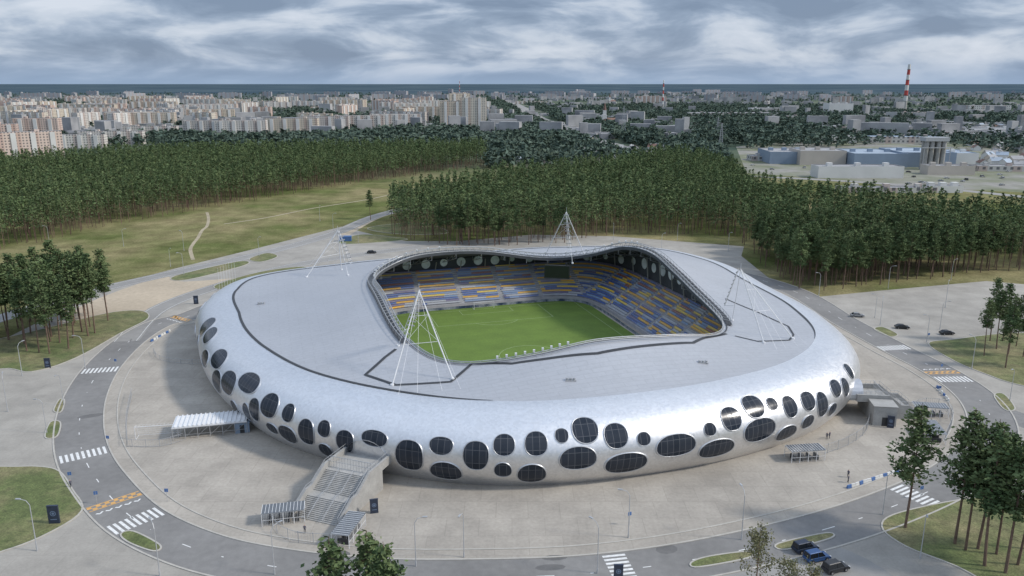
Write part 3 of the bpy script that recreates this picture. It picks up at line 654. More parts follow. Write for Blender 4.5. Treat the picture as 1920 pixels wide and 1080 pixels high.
# pitch
PC=Wc(0,-0.9,0)
pf=obj("pitch",mesh("pitch",[(-38,-56,0),(38,-56,0),(38,56,0),(-38,56,0)],[(0,1,2,3)],['turf']),(PC.x,PC.y,0.03),A17)
tag(pf,"striped bright green football pitch inside the stadium","football pitch",kind="structure")
lb=B(); zl=0.006
def ln(x0,y0,x1,y1,wd=0.12):
    d=Vector((x1-x0,y1-y0,0)).normalized(); n_=Vector((-d.y,d.x,0))*wd/2; a=Vector((x0,y0,zl));b=Vector((x1,y1,zl)); lb.add([a-n_,b-n_,b+n_,a+n_],[(0,1,2,3)])
for s in (-1,1):
    ln(-34,s*52.5,34,s*52.5); ln(s*34,-52.5,s*34,52.5)
    for hw,dp in ((20.15,16.5),(9.16,5.5)):
        ln(-hw,s*52.5,-hw,s*(52.5-dp)); ln(hw,s*52.5,hw,s*(52.5-dp)); ln(-hw,s*(52.5-dp),hw,s*(52.5-dp))
    ar=[(9.15*math.sin(a),s*(41.5-9.15*math.cos(a))) for a in np.linspace(-.92,.92,14)]
    for a,b in zip(ar[:-1],ar[1:]): ln(*a,*b)
ln(-34,0,34,0); ar=[(9.15*math.cos(a),9.15*math.sin(a)) for a in np.linspace(0,2*math.pi,40)]
for a,b in zip(ar[:-1],ar[1:]): ln(*a,*b)
po=obj("pitch_marking",lb.mesh("pitch_marking",['pline']),(PC.x,PC.y,0.03),A17); tag(po,"white painted football pitch lines","pitch marking",kind="structure")
def goal_mesh():
    fb=B(); nb=B(); r=.06
    fb.tube((-3.66,0,0),(-3.66,0,2.44),r); fb.tube((3.66,0,0),(3.66,0,2.44),r); fb.tube((-3.66,0,2.44),(3.66,0,2.44),r)
    for s in (-3.66,3.66): fb.tube((s,0,2.44),(s,1.2,2.3),.035); fb.tube((s,1.2,2.3),(s,2,0),.035); fb.tube((s,0,0),(s,2,0),.035)
    fb.tube((-3.66,2,0),(3.66,2,0),.035)
    for k in range(13):
        x=-3.66+7.32*k/12; nb.tube((x,1.2,2.3),(x,2,0),.012,n=3); nb.tube((x,0,2.44),(x,1.2,2.3),.012,n=3)
    for k in range(6):
        f=k/5; nb.tube((-3.66,1.2+.8*f,2.3-2.3*f),(3.66,1.2+.8*f,2.3-2.3*f),.012,n=3)
    return fb.mesh("goal_frame",['white']),nb.mesh("goal_net",['white'])
gf,gn=goal_mesh()
def add_goal(p,rz,lab,s=1.0):
    e_=bpy.data.objects.new("football_goal",None); COL.objects.link(e_); e_.location=p; e_.rotation_euler=(0,0,rz); e_.scale=(s,s,s); tag(e_,lab,"football goal")
    obj("frame",gf,parent=e_); obj("net",gn,parent=e_)
p=PC+E2*52.5; add_goal((p.x,p.y,.03),A17,"white football goal with net on the pitch")
p=PC-E2*52.5; add_goal((p.x,p.y,.03),A17+math.pi,"white football goal with net on the pitch")
p=survey(295,822); add_goal((p.x,p.y,.03),math.radians(10),"white training goal standing on the concrete apron",1.25)
# ------------------------------------------------------------ entrances (stairs)
def entrance(Q,d,label,foot=10.0,wd=8.5,land=10.0):
    d=Vector(d).normalized()
    e_=bpy.data.objects.new("entrance_stair",None); COL.objects.link(e_); e_.location=Q; tag(e_,label,"staircase")
    ang=math.atan2(d[1],d[0]); e_.rotation_euler=(0,0,ang)
    zt=4.6; hw=wd/2; fl=(foot-1.8)/2
    b1=B(); b1.box(-4,land,-hw,hw,zt-.5,zt,0); ns=26; x0=land
    for k in range(ns):
        z1=zt-(k+1)*zt/ns; st=2*fl/ns
        if k==ns//2: b1.box(x0,x0+1.8,-hw,hw,max(z1+zt/ns-.5,0),z1+zt/ns+.004,0); x0+=1.8
        b1.box(x0,x0+st,-hw,hw,max(z1-0.5,0),z1+.01,0); x0+=st
    obj("stair_flight",b1.mesh("stair_flight",['wallc']),parent=e_)
    def zs(x):
        if x<=land: return zt
        x-=land
        if x<fl: return zt-x/fl*zt/2
        if x<fl+1.8: return zt/2
        return max(zt/2-(x-fl-1.8)/fl*zt/2,0)
    for s in (-1,1):
        b2=B()
        y0,y1=(hw,hw+.5) if s>0 else (-hw-.5,-hw)
        top=[(1,zt+1.2),(land,zt+1.2),(land+fl,zs(land+fl)+1.2),(land+fl+1.8,zt/2+1.2),(land+foot,1.2)]
        prof_=[(1,zt-.6)]+top+[(land+foot,0),(land-4.5,0),(land-4.5,zt-.6)]
        VV=[(x,y0,z) for x,z in prof_]+[(x,y1,z) for x,z in prof_]; m=len(prof_)
        b2.add(VV,[tuple(range(m)),tuple(range(2*m-1,m-1,-1))]+[(i,(i+1)%m,m+(i+1)%m,m+i) for i in range(m)])
        obj("side_wall",b2.mesh("side_wall",['wallc']),parent=e_)
    b2=B(); b2.box(land-4.5,land,-hw,hw,0,zt-.52); obj("support_wall",b2.mesh("support_wall",['wallc']),parent=e_)
    for y in (-hw-.1,-hw*.33,hw*.33,hw+.1):
        b3=B(); out_=abs(y)>hw
        hh=2.0 if out_ else .95
        if out_:
            b3.tube((2,y,zt+hh),(land,y,zt+hh),.04)
            for k in range(7): x=2+(land-2)*k/6; b3.tube((x,y,zt+1.0),(x,y,zt+hh),.03,n=4)
        xs_=[land,land+fl,land+fl+1.8,land+foot]
        for xa,xb in zip(xs_[:-1],xs_[1:]): b3.tube((xa,y,zs(xa)+hh),(xb,y,zs(xb)+hh),.045,n=5); b3.tube((xa,y,zs(xa)+hh*.6+.1),(xb,y,zs(xb)+hh*.6+.1),.03,n=4)
        for k in range(9): x=land+foot*k/8; z=zs(x); b3.tube((x,y,z),(x,y,z+hh),.035,n=4)
        obj("handrail",b3.mesh("handrail",['steel']),parent=e_)
    # gate rail across the upper landing
    b3=B()
    for k in range(15): y=-hw+.3+(wd-.6)*k/14; b3.tube((land-1.5,y,zt),(land-1.5,y,zt+2.2),.035,n=4)
    b3.tube((land-1.5,-hw,zt+2.2),(land-1.5,hw,zt+2.2),.06,n=5); b3.tube((land-1.5,-hw,zt+1.1),(land-1.5,hw,zt+1.1),.04,n=4)
    obj("landing_gate",b3.mesh("landing_gate",['steel']),parent=e_)
    b4=B(); K=14
    V=[(2.6,hw*1.0*math.cos(a),zt+3.6*math.sin(a)) for a in np.linspace(0,math.pi,K)]
    V2=[(-3,v[1],v[2]) for v in V]; b4.add(V+V2,[(i,i+1,K+i+1,K+i) for i in range(K-1)],0)
    b4.add([(1.2,v[1],v[2]) for v in V],[tuple(range(K))],1)
    obj("portal",b4.mesh("portal",['frame','dark']),parent=e_)
    return e_
Q1=Vector((-28.5,150.0,0)); d1=(-.36,-.933); entrance(Q1,d1,"wide concrete entrance staircase rising to the stadium wall",wd=9.6,foot=11)
Q2=Vector((82,182,0)); d2=(.99,-.10); entrance(Q2,d2,"grey concrete side staircase bridging to the stadium",foot=7.5,wd=7,land=8.5)
b=B(); b.box(-2.6,2.6,-2.2,2.2,0,4.8); b.box(-2.75,2.75,-2.35,2.35,4.8,4.95); b.box(-.6,.6,-2.24,-2.2,0,2.2,1)
o=obj("stair_block",b.mesh("stair_block",['wallc','dark']),survey(1652,792),math.radians(-8)); tag(o,"boxy grey concrete block beside the side staircase","kiosk")
def turnstile_mesh(L=7.5,Wd=3.2):
    b=B(); fr=B()
    for x in np.linspace(-L/2,L/2,5):
        for y in (-Wd/2,Wd/2): fr.tube((x,y,0),(x,y,2.5),.06,n=5)
        fr.tube((x,-Wd/2,2.5),(x,Wd/2,2.5),.06,n=4)
    for y in (-Wd/2,Wd/2): fr.tube((-L/2,y,2.5),(L/2,y,2.5),.07,n=4); fr.tube((-L/2,y,1.2),(L/2,y,1.2),.04,n=4)
    for x in np.linspace(-L/2,L/2,26): fr.tube((x,-Wd/2,0),(x,-Wd/2,2.4),.02,n=3)
    for x in np.linspace(-L/2,L/2,13): fr.tube((x,-Wd/2,2.66),(x,Wd/2,2.66),.05,n=4)
    b.box(-L/2,L/2,-Wd/2-.1,Wd/2+.1,2.56,2.62)
    return fr.mesh("turnstile_frame",['white']),b.mesh("turnstile_roof",['glassr'])
tf,tr=turnstile_mesh()
cbx=B(); cbx.box(-.15,.15,-1.0,1.0,0,1.0); gcm=cbx.mesh("gate_cabinet",['dark'])
for (px,py,rz,lab) in [(533,975,12,"glazed turnstile shelter beside the front staircase"),(655,1005,78,"glazed turnstile shelter by the stair foot"),(1508,860,8,"low turnstile shelter on the concrete apron"),(1742,778,-10,"turnstile shelter beside the side staircase"),(1748,820,80,"turnstile shelter beside the side staircase")]:
    e_=bpy.data.objects.new("turnstile_shelter",None); COL.objects.link(e_); e_.location=survey(px,py); e_.rotation_euler=(0,0,math.radians(rz)); tag(e_,lab,"turnstile",group="turnstile shelters at the entrances")
    obj("frame",tf,parent=e_); obj("roof",tr,parent=e_)
    for x in (-2.6,-.9,.9,2.6): obj("gate_cabinet",gcm,(x,0,0),parent=e_)
def fence(px,label,h=2.2,gap=1.0):
    P=catmull([survey(*p) for p in px],False,5); b=B()
    for a,q in zip(P[:-1],P[1:]):
        b.tube(a+Vector((0,0,h)),q+Vector((0,0,h)),.04,n=4); b.tube(a+Vector((0,0,.25)),q+Vector((0,0,.25)),.035,n=4)
        L=(q-a).length; m=max(1,int(L/0.45))
        for k in range(m):
            p=a.lerp(q,k/m); b.tube(p+Vector((0,0,.1)),p+Vector((0,0,h)),.016,n=3,caps=False)
    e_=bpy.data.objects.new("fence",None); COL.objects.link(e_); e_.location=P[0]; tag(e_,label,"fence")
    o=obj("railing",b.mesh("railing",['steel']),parent=e_); o.matrix_parent_inverse=Matrix.Translation(-P[0])
    pb=B(); pb.tube((0,0,0),(0,0,h+.15),.07,n=5); pm_=pb.mesh("fence_post",['steel']); acc=0
    for a,q in zip(P[:-1],P[1:]):
        acc+=(q-a).length
        if acc>2.2: acc=0; obj("post",pm_,tuple(a-P[0]),parent=e_)
fence([(505,965),(520,1000),(560,1018),(630,1022),(652,1015)],"curved grey railing fence at the front staircase")
fence([(1545,852),(1590,835),(1622,812),(1630,785)],"curved grey railing fence by the side staircase")
fence([(1700,772),(1735,762),(1772,768),(1785,790),(1770,830)],"curved grey railing fence by the side turnstiles")
fence([(288,660),(300,675),(350,683),(400,682)],"thin railing fence on the apron",1.4)
fence([(240,838),(238,790),(248,740)],"thin railing fence around the training goal",1.8)
fence([(240,838),(300,838),(345,826)],"thin railing fence around the training goal",1.8)
b=B(); fr=B(); L=16;Wd=6.5
b.box(-L/2,L/2,-Wd/2,Wd/2,3.0,3.12)
for k in range(16): x=-L/2+L*(k+.5)/16; b.box(x-.14,x+.14,-Wd/2-.05,Wd/2+.05,3.12,3.32)
for y in (-Wd/2,Wd/2): b.box(-L/2-.1,L/2+.1,y-.1,y+.1,2.75,3.0)
for x in np.linspace(-L/2,L/2,7):
    for y in (-Wd/2,0,Wd/2): fr.tube((x,y,0),(x,y,3.0),.07,n=5)
    fr.tube((x,-Wd/2,2.9),(x,Wd/2,2.9),.06,n=4); fr.tube((x,-Wd/2,0.6),(min(x+2.6,L/2),-Wd/2,2.9),.04,n=4)
for y in (-Wd/2,Wd/2): fr.tube((-L/2,y,1.1),(L/2,y,1.1),.04,n=4)
e_=bpy.data.objects.new("canopy_shelter",None); COL.objects.link(e_); e_.location=survey(398,808); e_.rotation_euler=(0,0,math.radians(14)); tag(e_,"long white flat ribbed canopy beside the stadium wall","shelter")
obj("roof",b.mesh("canopy_roof",['white']),parent=e_); obj("frame",fr.mesh("canopy_frame",['steel']),parent=e_)
b=B(); b.box(-1.6,1.6,-1.2,1.2,0,2.4); b.box(-1.75,1.75,-1.35,1.35,2.4,2.55); b.box(-.5,.5,-1.24,-1.2,0,2.0,1)
o=obj("ticket_kiosk",b.mesh("kiosk",['bluew','dark']),survey(455,808),.3); tag(o,"small blue-grey kiosk at the end of the canopy","kiosk")
# ------------------------------------------------------------ signs, lamps
def sign_board(px,py,rz,s=1.0,h=3.8,wd=2.0):
    e_=bpy.data.objects.new("information_board",None); COL.objects.link(e_); e_.location=survey(px,py); e_.scale=(s,s,s); e_.rotation_euler=(0,0,math.radians(rz)); tag(e_,"dark blue poster board with round emblem on paving","sign",group="dark poster boards around the stadium")
    b=B(); b.box(-wd/2,wd/2,-.2,.2,.3,h); b.box(-wd/2-.05,wd/2+.05,-.25,.25,h,h+.1); b.box(-wd/2,wd/2,-.18,.18,0,.3); obj("panel",b.mesh("panel",['board']),parent=e_)
    c=B(); K=20
    for r0,r1 in ((0,.25),(.4,.55)):
        V=[(r0*math.cos(2*math.pi*k/K),-.21,h*.6+r0*math.sin(2*math.pi*k/K)) for k in range(K)]+[(r1*math.cos(2*math.pi*k/K),-.21,h*.6+r1*math.sin(2*math.pi*k/K)) for k in range(K)]
        c.add(V,[(k,(k+1)%K,K+(k+1)%K,K+k) for k in range(K)])
    c.box(-.6,.6,-.215,-.2,h*.25,h*.29); obj("emblem",c.mesh("emblem",['emblem']),parent=e_)
for a in [(103,982,5,.95),(702,962,15,.75),(1159,1088,0,.75),(1669,802,-20,.75),(90,690,10,.75),(368,570,10,.8)]: sign_board(*a)
def lamp_mesh(h=9.0):
    b=B(); b.tube((0,0,0),(0,0,.9),.14,.12,n=8); b.tube((0,0,.9),(0,0,h-1),.085,.06,n=8); b.tube((0,0,h-1),(.5,0,h-.25),.05,n=6); b.tube((.5,0,h-.25),(1.5,0,h),.045,n=6)
    c=B(); c.box(1.3,2.1,-.14,.14,h-.05,h+.07); c.box(1.4,2.0,-.1,.1,h-.09,h-.05)
    return b.mesh("lamp_pole",['pole']),c.mesh("lamp_head",['steel'])
lp,lh=lamp_mesh()
lamps=[(70,1033),(300,1080),(15,772),(88,812),(160,690),(42,705),(232,462),(93,458),(486,480),(625,432),(1120,1075),(1390,1012),(1178,1008),(1655,965),(1725,1047),(1822,692),(1640,596),(1665,541),(1737,642),(1772,577),(1783,525),(1535,556),(1270,450),(1240,472),(1150,450),(1365,472),(515,1077),(780,1062),(870,1045),(1893,752),(1762,618),(320,500),(345,515),(600,415),(672,455),(1650,610),(120,760),(345,470)]
for px,py in lamps:
    e_=bpy.data.objects.new("street_lamp",None); COL.objects.link(e_); e_.location=survey(px,py); e_.rotation_euler=(0,0,random.uniform(0,6.28)); tag(e_,"tall slim grey street lamp beside the road","street lamp",group="street lamps around the stadium")
    s_=random.uniform(.92,1.1); e_.scale=(s_,)*3
    obj("pole",lp,parent=e_); obj("lamp_head",lh,parent=e_)
b=B(); b.tube((0,0,0),(0,0,2.6),.04,n=5); c=B(); c.box(-.35,.35,-.03,.03,2.0,2.7); sm1=b.mesh("sign_post",['pole']); sm2=c.mesh("sign_plate",['blue'])
for px,py in [(133,908),(182,945),(204,838),(314,940),(218,690),(1764,700),(1726,935),(1760,742),(1740,640),(1555,700),(1180,985)]:
    e_=bpy.data.objects.new("road_sign",None); COL.objects.link(e_); e_.location=survey(px,py); e_.rotation_euler=(0,0,random.uniform(-.5,.5)); tag(e_,"small square blue crossing sign on a pole","road sign",group="blue road signs by the crossings")
    obj("post",sm1,parent=e_); obj("plate",sm2,parent=e_)
b=B(); b.box(-.55,.55,-.20,.20,0,.3); b.box(-.5,.5,-.12,.12,.3,.7); bm1=b.mesh("barrier_white",['whitew']); bm2=b.mesh("barrier_blue",['blue'])
for (x0,y0,x1,y1,n) in [(1592,915,1688,884,14),(285,640,318,622,8),(1758,728,1778,752,6)]:
    for k in range(n):
        f=k/(n-1); p=survey(x0+(x1-x0)*f,y0+(y1-y0)*f); o=obj("traffic_barrier",bm1 if k%3 else bm2,p,math.atan2(*(survey(x1,y1)-survey(x0,y0)).yx)+random.uniform(-.15,.15)); tag(o,"low white plastic road barrier" if k%3 else "low blue plastic road barrier","barrier",group="blue and white barriers on the apron")
b=B(); b.tube((0,0,0),(0,0,9),.06,.03,n=6); fm=b.mesh("flag_pole_shaft",['white'])
for k in range(7):
    p=survey(412+k*5,545-k*3); o=obj("flagpole",fm,p); tag(o,"slim white flagpole on the grass verge","flagpole",group="row of white flagpoles")
b=B(); b.box(-3,3,-1.2,1.2,.1,2.6)
for k in range(12): b.box(-2.9+k*.5,-2.7+k*.5,-1.25,-1.2,.2,2.5)
o=obj("storage_container",b.mesh("container",['blue']),survey(648,452),.1); tag(o,"blue steel storage container beside the road","container")
# ------------------------------------------------------------ cars
def car_parts(van=False):
    h=1.9 if van else 1.48; b=B()
    pf=[(-2.2,.38),(-2.27,.62),(-2.2,.92),(-1.7,1.0),(0.9,1.0),(1.9,.86),(2.22,.68),(2.25,.4)]
    m=len(pf); V=[]
    for y,s in ((-.82,1.0),(-.92,.96),(.92,.96),(.82,1.0)):
        for x,z in pf: V.append((x*(.985 if abs(y)>.9 else 1),y,.38+(z-.38)*(.93 if abs(y)>.9 else 1.0)))
    Fc=[]
    for r in range(3):
        for i in range(m): Fc.append((r*m+i,r*m+(i+1)%m,(r+1)*m+(i+1)%m,(r+1)*m+i))
    Fc+= [tuple(range(m-1,-1,-1)),tuple(range(3*m,4*m))]
    b.add(V,Fc)
    gl=B(); x0,x1=(-2.1,1.1) if van else (-1.8,1.0); t0,t1=(-1.95,.35) if van else (-1.2,.25)
    V=[(x0,-.8,.98),(x1,-.8,.98),(x1,.8,.98),(x0,.8,.98),(t0,-.66,h-.06),(t1,-.66,h-.06),(t1,.66,h-.06),(t0,.66,h-.06)]
    gl.add(V,[(0,1,5,4),(1,2,6,5),(2,3,7,6),(3,0,4,7)])
    b.add([(t0-.05,-.68,h-.07),(t1+.05,-.68,h-.07),(t1+.05,.68,h-.07),(t0-.05,.68,h-.07),(t0+.1,-.58,h),(t1-.1,-.58,h),(t1-.1,.58,h),(t0+.1,.58,h)],[(0,3,2,1),(4,5,6,7),(0,1,5,4),(1,2,6,5),(2,3,7,6),(3,0,4,7)])
    for s in (-1,1):
        for xa,xb in ((x0,t0),(x1,t1),(-.35,-.35)): b.tube((xa,s*.81,.98),(xb,s*.67,h-.05),.045,n=4)
    wh=B(); wh.tube((0,-.11,0),(0,.11,0),.33,n=16,mi=0); wh.tube((0,-.12,0),(0,.12,0),.19,n=12,mi=1)
    hl=B(); hl.box(-.06,.06,-.18,.18,-.07,.07)
    return b,gl,wh,hl
cars={}
def car(px,py,rz,colr,van,label,small=False):
    key=(van,)
    if key not in cars:
        b,gl,wh,hl=car_parts(van); cars[key]=(b,gl.mesh("car_window",['glassc']),wh.mesh("wheel",['tyre','rim']),hl.mesh("headlight",['white']))
    b,gm,wm,hm_=cars[key]; ck='car_paint_%s'%label.split()[0]
    if ck not in M: M[ck]=mat(ck,colr,0.3,0.2,noises=((1,.03),),coords='O')
    mk_=(key,ck)
    if mk_ not in cars: cars[mk_]=b.mesh("car_body",[ck])
    e_=bpy.data.objects.new("parked_car",None); COL.objects.link(e_); e_.location=survey(px,py)+Vector((0,0,.03)); e_.rotation_euler=(0,0,math.radians(rz)); tag(e_,label,"car")
    obj("body",cars[mk_],parent=e_); obj("window",gm,parent=e_)
    for x in (-1.4,1.4):
        for y in (-.84,.84): obj("wheel",wm,(x,y,.33),parent=e_)
    for y in (-.65,.65): obj("headlight",hm_,(2.2,y,.7),parent=e_)
dk=(.03,.032,.036)
for a in [(1509,1032,20,(.02,.03,.055),True,"navy minivan parked on the lay-by"),(1531,1050,18,(.03,.08,.20),True,"blue hatchback parked on the lay-by"),(1566,1070,20,dk,True,"black estate car parked on the lay-by"),
          (1607,594,-5,(.3,.31,.32),False,"silver saloon parked on the pavement"),(1691,616,-8,dk,False,"black saloon parked on the pavement"),(1775,627,5,dk,False,"black saloon parked on the pavement"),(697,475,10,dk,False,"black car parked on the pavement")]: car(*a)
for k in range(22):
    px=random.choice([random.uniform(1690,1915),random.uniform(1380,1560)]); py=random.uniform(322,350) if px>1600 else random.uniform(300,325)
    l,c=random.choice([("white car parked in the works yard",(.6,.6,.6)),("black car parked in the works yard",dk),("silver car parked in the works yard",(.3,.31,.32))])
    car(px,py,random.choice((0,90,15)),c,random.random()<.4,l)
# ------------------------------------------------------------ people
def person_mesh():
    me=bpy.data.meshes.new("person"); J=[(0,0,.95),(0,0,1.2),(0,0,1.42),(0,0,1.52),(0,0,1.62),(0,.02,1.74),(.18,0,1.42),(.24,0,1.15),(.25,.08,.9),(-.18,0,1.42),(-.24,0,1.15),(-.25,.06,.9),(.1,0,.9),(.11,.08,.5),(.11,.02,.08),(.11,.16,.04),(-.1,0,.9),(-.11,-.06,.5),(-.11,-.16,.09),(-.11,-.04,.04)]
    Ed=[(0,1),(1,2),(2,3),(3,4),(4,5),(2,6),(6,7),(7,8),(2,9),(9,10),(10,11),(0,12),(12,13),(13,14),(14,15),(0,16),(16,17),(17,18),(18,19)]
    R=[.15,.14,.15,.06,.09,.08,.08,.055,.04,.08,.055,.04,.11,.075,.05,.04,.11,.075,.05,.04]
    me.from_pydata(J,Ed,[]); o=bpy.data.objects.new("tmp",me); COL.objects.link(o)
    md=o.modifiers.new("s",'SKIN'); 
    for i,r in enumerate(R): me.skin_vertices[0].data[i].radius=(r,r*.8)
    me.skin_vertices[0].data[0].use_root=True
    md2=o.modifiers.new("u",'SUBSURF'); md2.levels=1
    dg=bpy.context.evaluated_depsgraph_get(); nm=bpy.data.meshes.new_from_object(o.evaluated_get(dg)); bpy.data.objects.remove(o)
    nm.materials.clear()
    for c in ((.03,.035,.05),(.10,.10,.13),(.45,.28,.2),(.04,.03,.02)): nm.materials.append(mat('clothing',c,.8))
    for p in nm.polygons: z=p.center.z; p.material_index=0 if z<.92 else (1 if z<1.48 else (2 if z<1.72 else 3)); p.use_smooth=True
    return nm
pm=person_mesh()
for px,py,rz in [(133,914,1),(1590,895,2),(1555,822,.5),(1550,824,2.5),(572,1000,0),(1590,905,4)]:
    o=obj("person",pm,survey(px,py)+Vector((0,0,.02)),rz); tag(o,"person in dark clothes walking on the paving","person")
# ------------------------------------------------------------ TREES
def pine_parts(seed,Ht=22.0,clumps=70,per=16,leaf=0.36,crown_lo=0.48,R=2.9):
    r=np.random.default_rng(seed); tb=B(); n=7; bend=r.normal(0,.25,2); pts=[]
    for k in range(n+1):
        f=k/n; pts.append(Vector((float(bend[0])*math.sin(f*3),float(bend[1])*math.sin(f*2.5),Ht*f*.97)))
    for k in range(n): 
        f0,f1=k/n,(k+1)/n; tb.tube(pts[k],pts[k+1],.22*(1-f0*.85),.22*(1-f1*.85),n=7,caps=False)
    def on(f):
        x=min(max(f,0),.9999)*n; i=min(int(x),n-1); return pts[i].lerp(pts[i+1],x-i)
    C_=[]; 
    for k in range(clumps):
        f=crown_lo+(1-crown_lo)*(k+.5)/clumps+float(r.normal(0,.012)); f=min(max(f,crown_lo),.985); g=(f-crown_lo)/(1-crown_lo)
        rad=R*(0.5+0.75*math.sin(min(g*1.4+.15,1.0)*math.pi*.6))*(1-g**1.8)+.25; rad*=float(r.uniform(.35,1.15)); a=float(r.uniform(0,2*math.pi))
        base=on(f*.97); tip=base+Vector((math.cos(a)*rad,math.sin(a)*rad,rad*float(r.uniform(-.05,.4))))
        if k%2==0: tb.tube(base,tip,.05,.015,n=4,caps=False)
        C_.append(tip); 
        if rad>1.3: C_.append(base.lerp(tip,.55)+Vector((0,0,.2)))
    for k in range(6):
        f=float(r.uniform(.25,crown_lo)); a=float(r.uniform(0,6.28)); b0=on(f); tb.tube(b0,b0+Vector((math.cos(a)*1.1,math.sin(a)*1.1,.25)),.035,.01,n=3,caps=False)
    C_=np.array([list(c) for c in C_]); Cn=np.repeat(C_,per,0); N=len(Cn)
    cen=Cn+r.normal(0,1,(N,3))*np.array([.44,.44,.26]); 
    a=r.normal(0,1,(N,3)); a/=np.linalg.norm(a,axis=1)[:,None]; a[:,2]*=.5
    b=r.normal(0,1,(N,3)); b-= (b*a).sum(1)[:,None]*a; b/=np.linalg.norm(b,axis=1)[:,None]
    s=leaf*r.uniform(.6,1.3,(N,1)); V=np.stack([cen-a*s,cen+b*s*.55,cen+a*s,cen-b*s*.55],1).reshape(-1,3)
    T=np.arange(N*4).reshape(-1,4)
    return tb,V,T
variants=[]
for s in range(6):
    tb,V,T=pine_parts(100+s,Ht=22+s*.4,clumps=68+4*s,per=17,crown_lo=random.uniform(.33,.52),R=random.uniform(1.9,2.8))
    variants.append((tb.mesh("pine_trunk",['trunk'],True),npmesh("pine_crown",V,T,['needle'],quad=True)))
npine=0
def pine(p,s,label="tall pine with bare trunk and ragged green crown",v=None,grp="pine trees around the stadium"):
    global npine
    tm,cm=variants[v if v is not None else random.randrange(6)]
    e_=bpy.data.objects.new("pine_tree",None); COL.objects.link(e_); e_.location=(p[0],p[1],0.0); e_.rotation_euler=(0,0,random.uniform(0,6.28)); e_.scale=(s*random.uniform(.88,1.15),s*random.uniform(.88,1.15),s)
    tag(e_,label,"pine tree",group=grp); obj("trunk",tm,parent=e_); obj("crown",cm,parent=e_); npine+=1
for px,py,yt in [(1697,990,735),(1790,1020,742),(1810,1032,768),(1833,1030,758),(1846,1062,765),(1868,1040,785),(1885,1075,775),(1908,1060,790),(1925,1030,790),(1945,1090,780)]:
    pine(survey(px,py),(py-yt)/(py-155)*78/22.5,"tall pine standing on the grass verge")
for px,py in [(640,1315),(706,1300),(732,1345)]: pine(survey(px,py),1.12,"bushy green pine beside the road",v=random.choice((1,3)))
for px,py in [(1856,640),(1868,655),(1880,640),(1890,665),(1905,650),(1918,670),(1935,655),(1950,690),(1885,690),(1845,668)]: pine(survey(px,py),random.uniform(.78,.9),"tall pine standing on the grass verge")
pine(survey(695,412),.8)
def inpoly(P,poly):
    x,y=P[:,0],P[:,1]; ins=np.zeros(len(P),bool); n=len(poly); j=n-1
    for i in range(n):
        xi,yi=poly[i][:2]; xj,yj=poly[j][:2]
        c=((yi>y)!=(yj>y))&(x<(xj-xi)*(y-yi)/((yj-yi) or 1e-9)+xi); ins^=c; j=i
    return ins
def scatter(pxpoly,sp,keep=.88):
    poly=[survey(*p) for p in pxpoly]; xs=[p.x for p in poly]; ys=[p.y for p in poly]
    gx,gy=np.meshgrid(np.arange(min(xs),max(xs),sp),np.arange(min(ys),max(ys),sp)); P=np.stack([gx.ravel(),gy.ravel()],1); P=P+rng.uniform(-.48,.48,P.shape)*sp
    P=P[inpoly(P,poly)]; return P[rng.random(len(P))<keep]
LG=scatter([(-40,655),(60,685),(130,655),(205,615),(225,592),(150,582),(60,595),(-60,620)],5.2,.8)
for p in LG: pine(p,random.uniform(1.0,1.22),"tall pine in a small roadside grove")
F1=scatter([(-420,500),(0,468),(100,450),(200,425),(350,398),(500,373),(640,348),(760,332),(915,312),(905,300),(600,303),(300,310),(0,333),(-400,360)],4.7)
F2=scatter([(735,448),(800,455),(870,462),(960,462),(1060,455),(1150,440),(1380,445),(1395,470),(1440,505),(1500,545),(1545,548),(1640,535),(1850,512),(2200,505),(2200,450),(1920,447),(1700,425),(1500,402),(1400,375),(1370,345),(1320,325),(1240,315),(1180,330),(1060,350),(960,360),(850,385),(735,405)],4.5)
ALL=np.concatenate([F1,F2]); 
pxs=960+F*ALL[:,0]/(ALL[:,1]*CP+H*SP); vis=(pxs>-30)&(pxs<1950)
dd=np.hypot(ALL[:,0],ALL[:,1])+np.where(vis,0,1e4); order=np.argsort(dd); left=300-npine
for i in order[:left]: pine(ALL[i],random.uniform(.78,1.12),"tall pine at the edge of the wood",grp="pines at the edge of the wood")
REST=ALL[order[left:]]
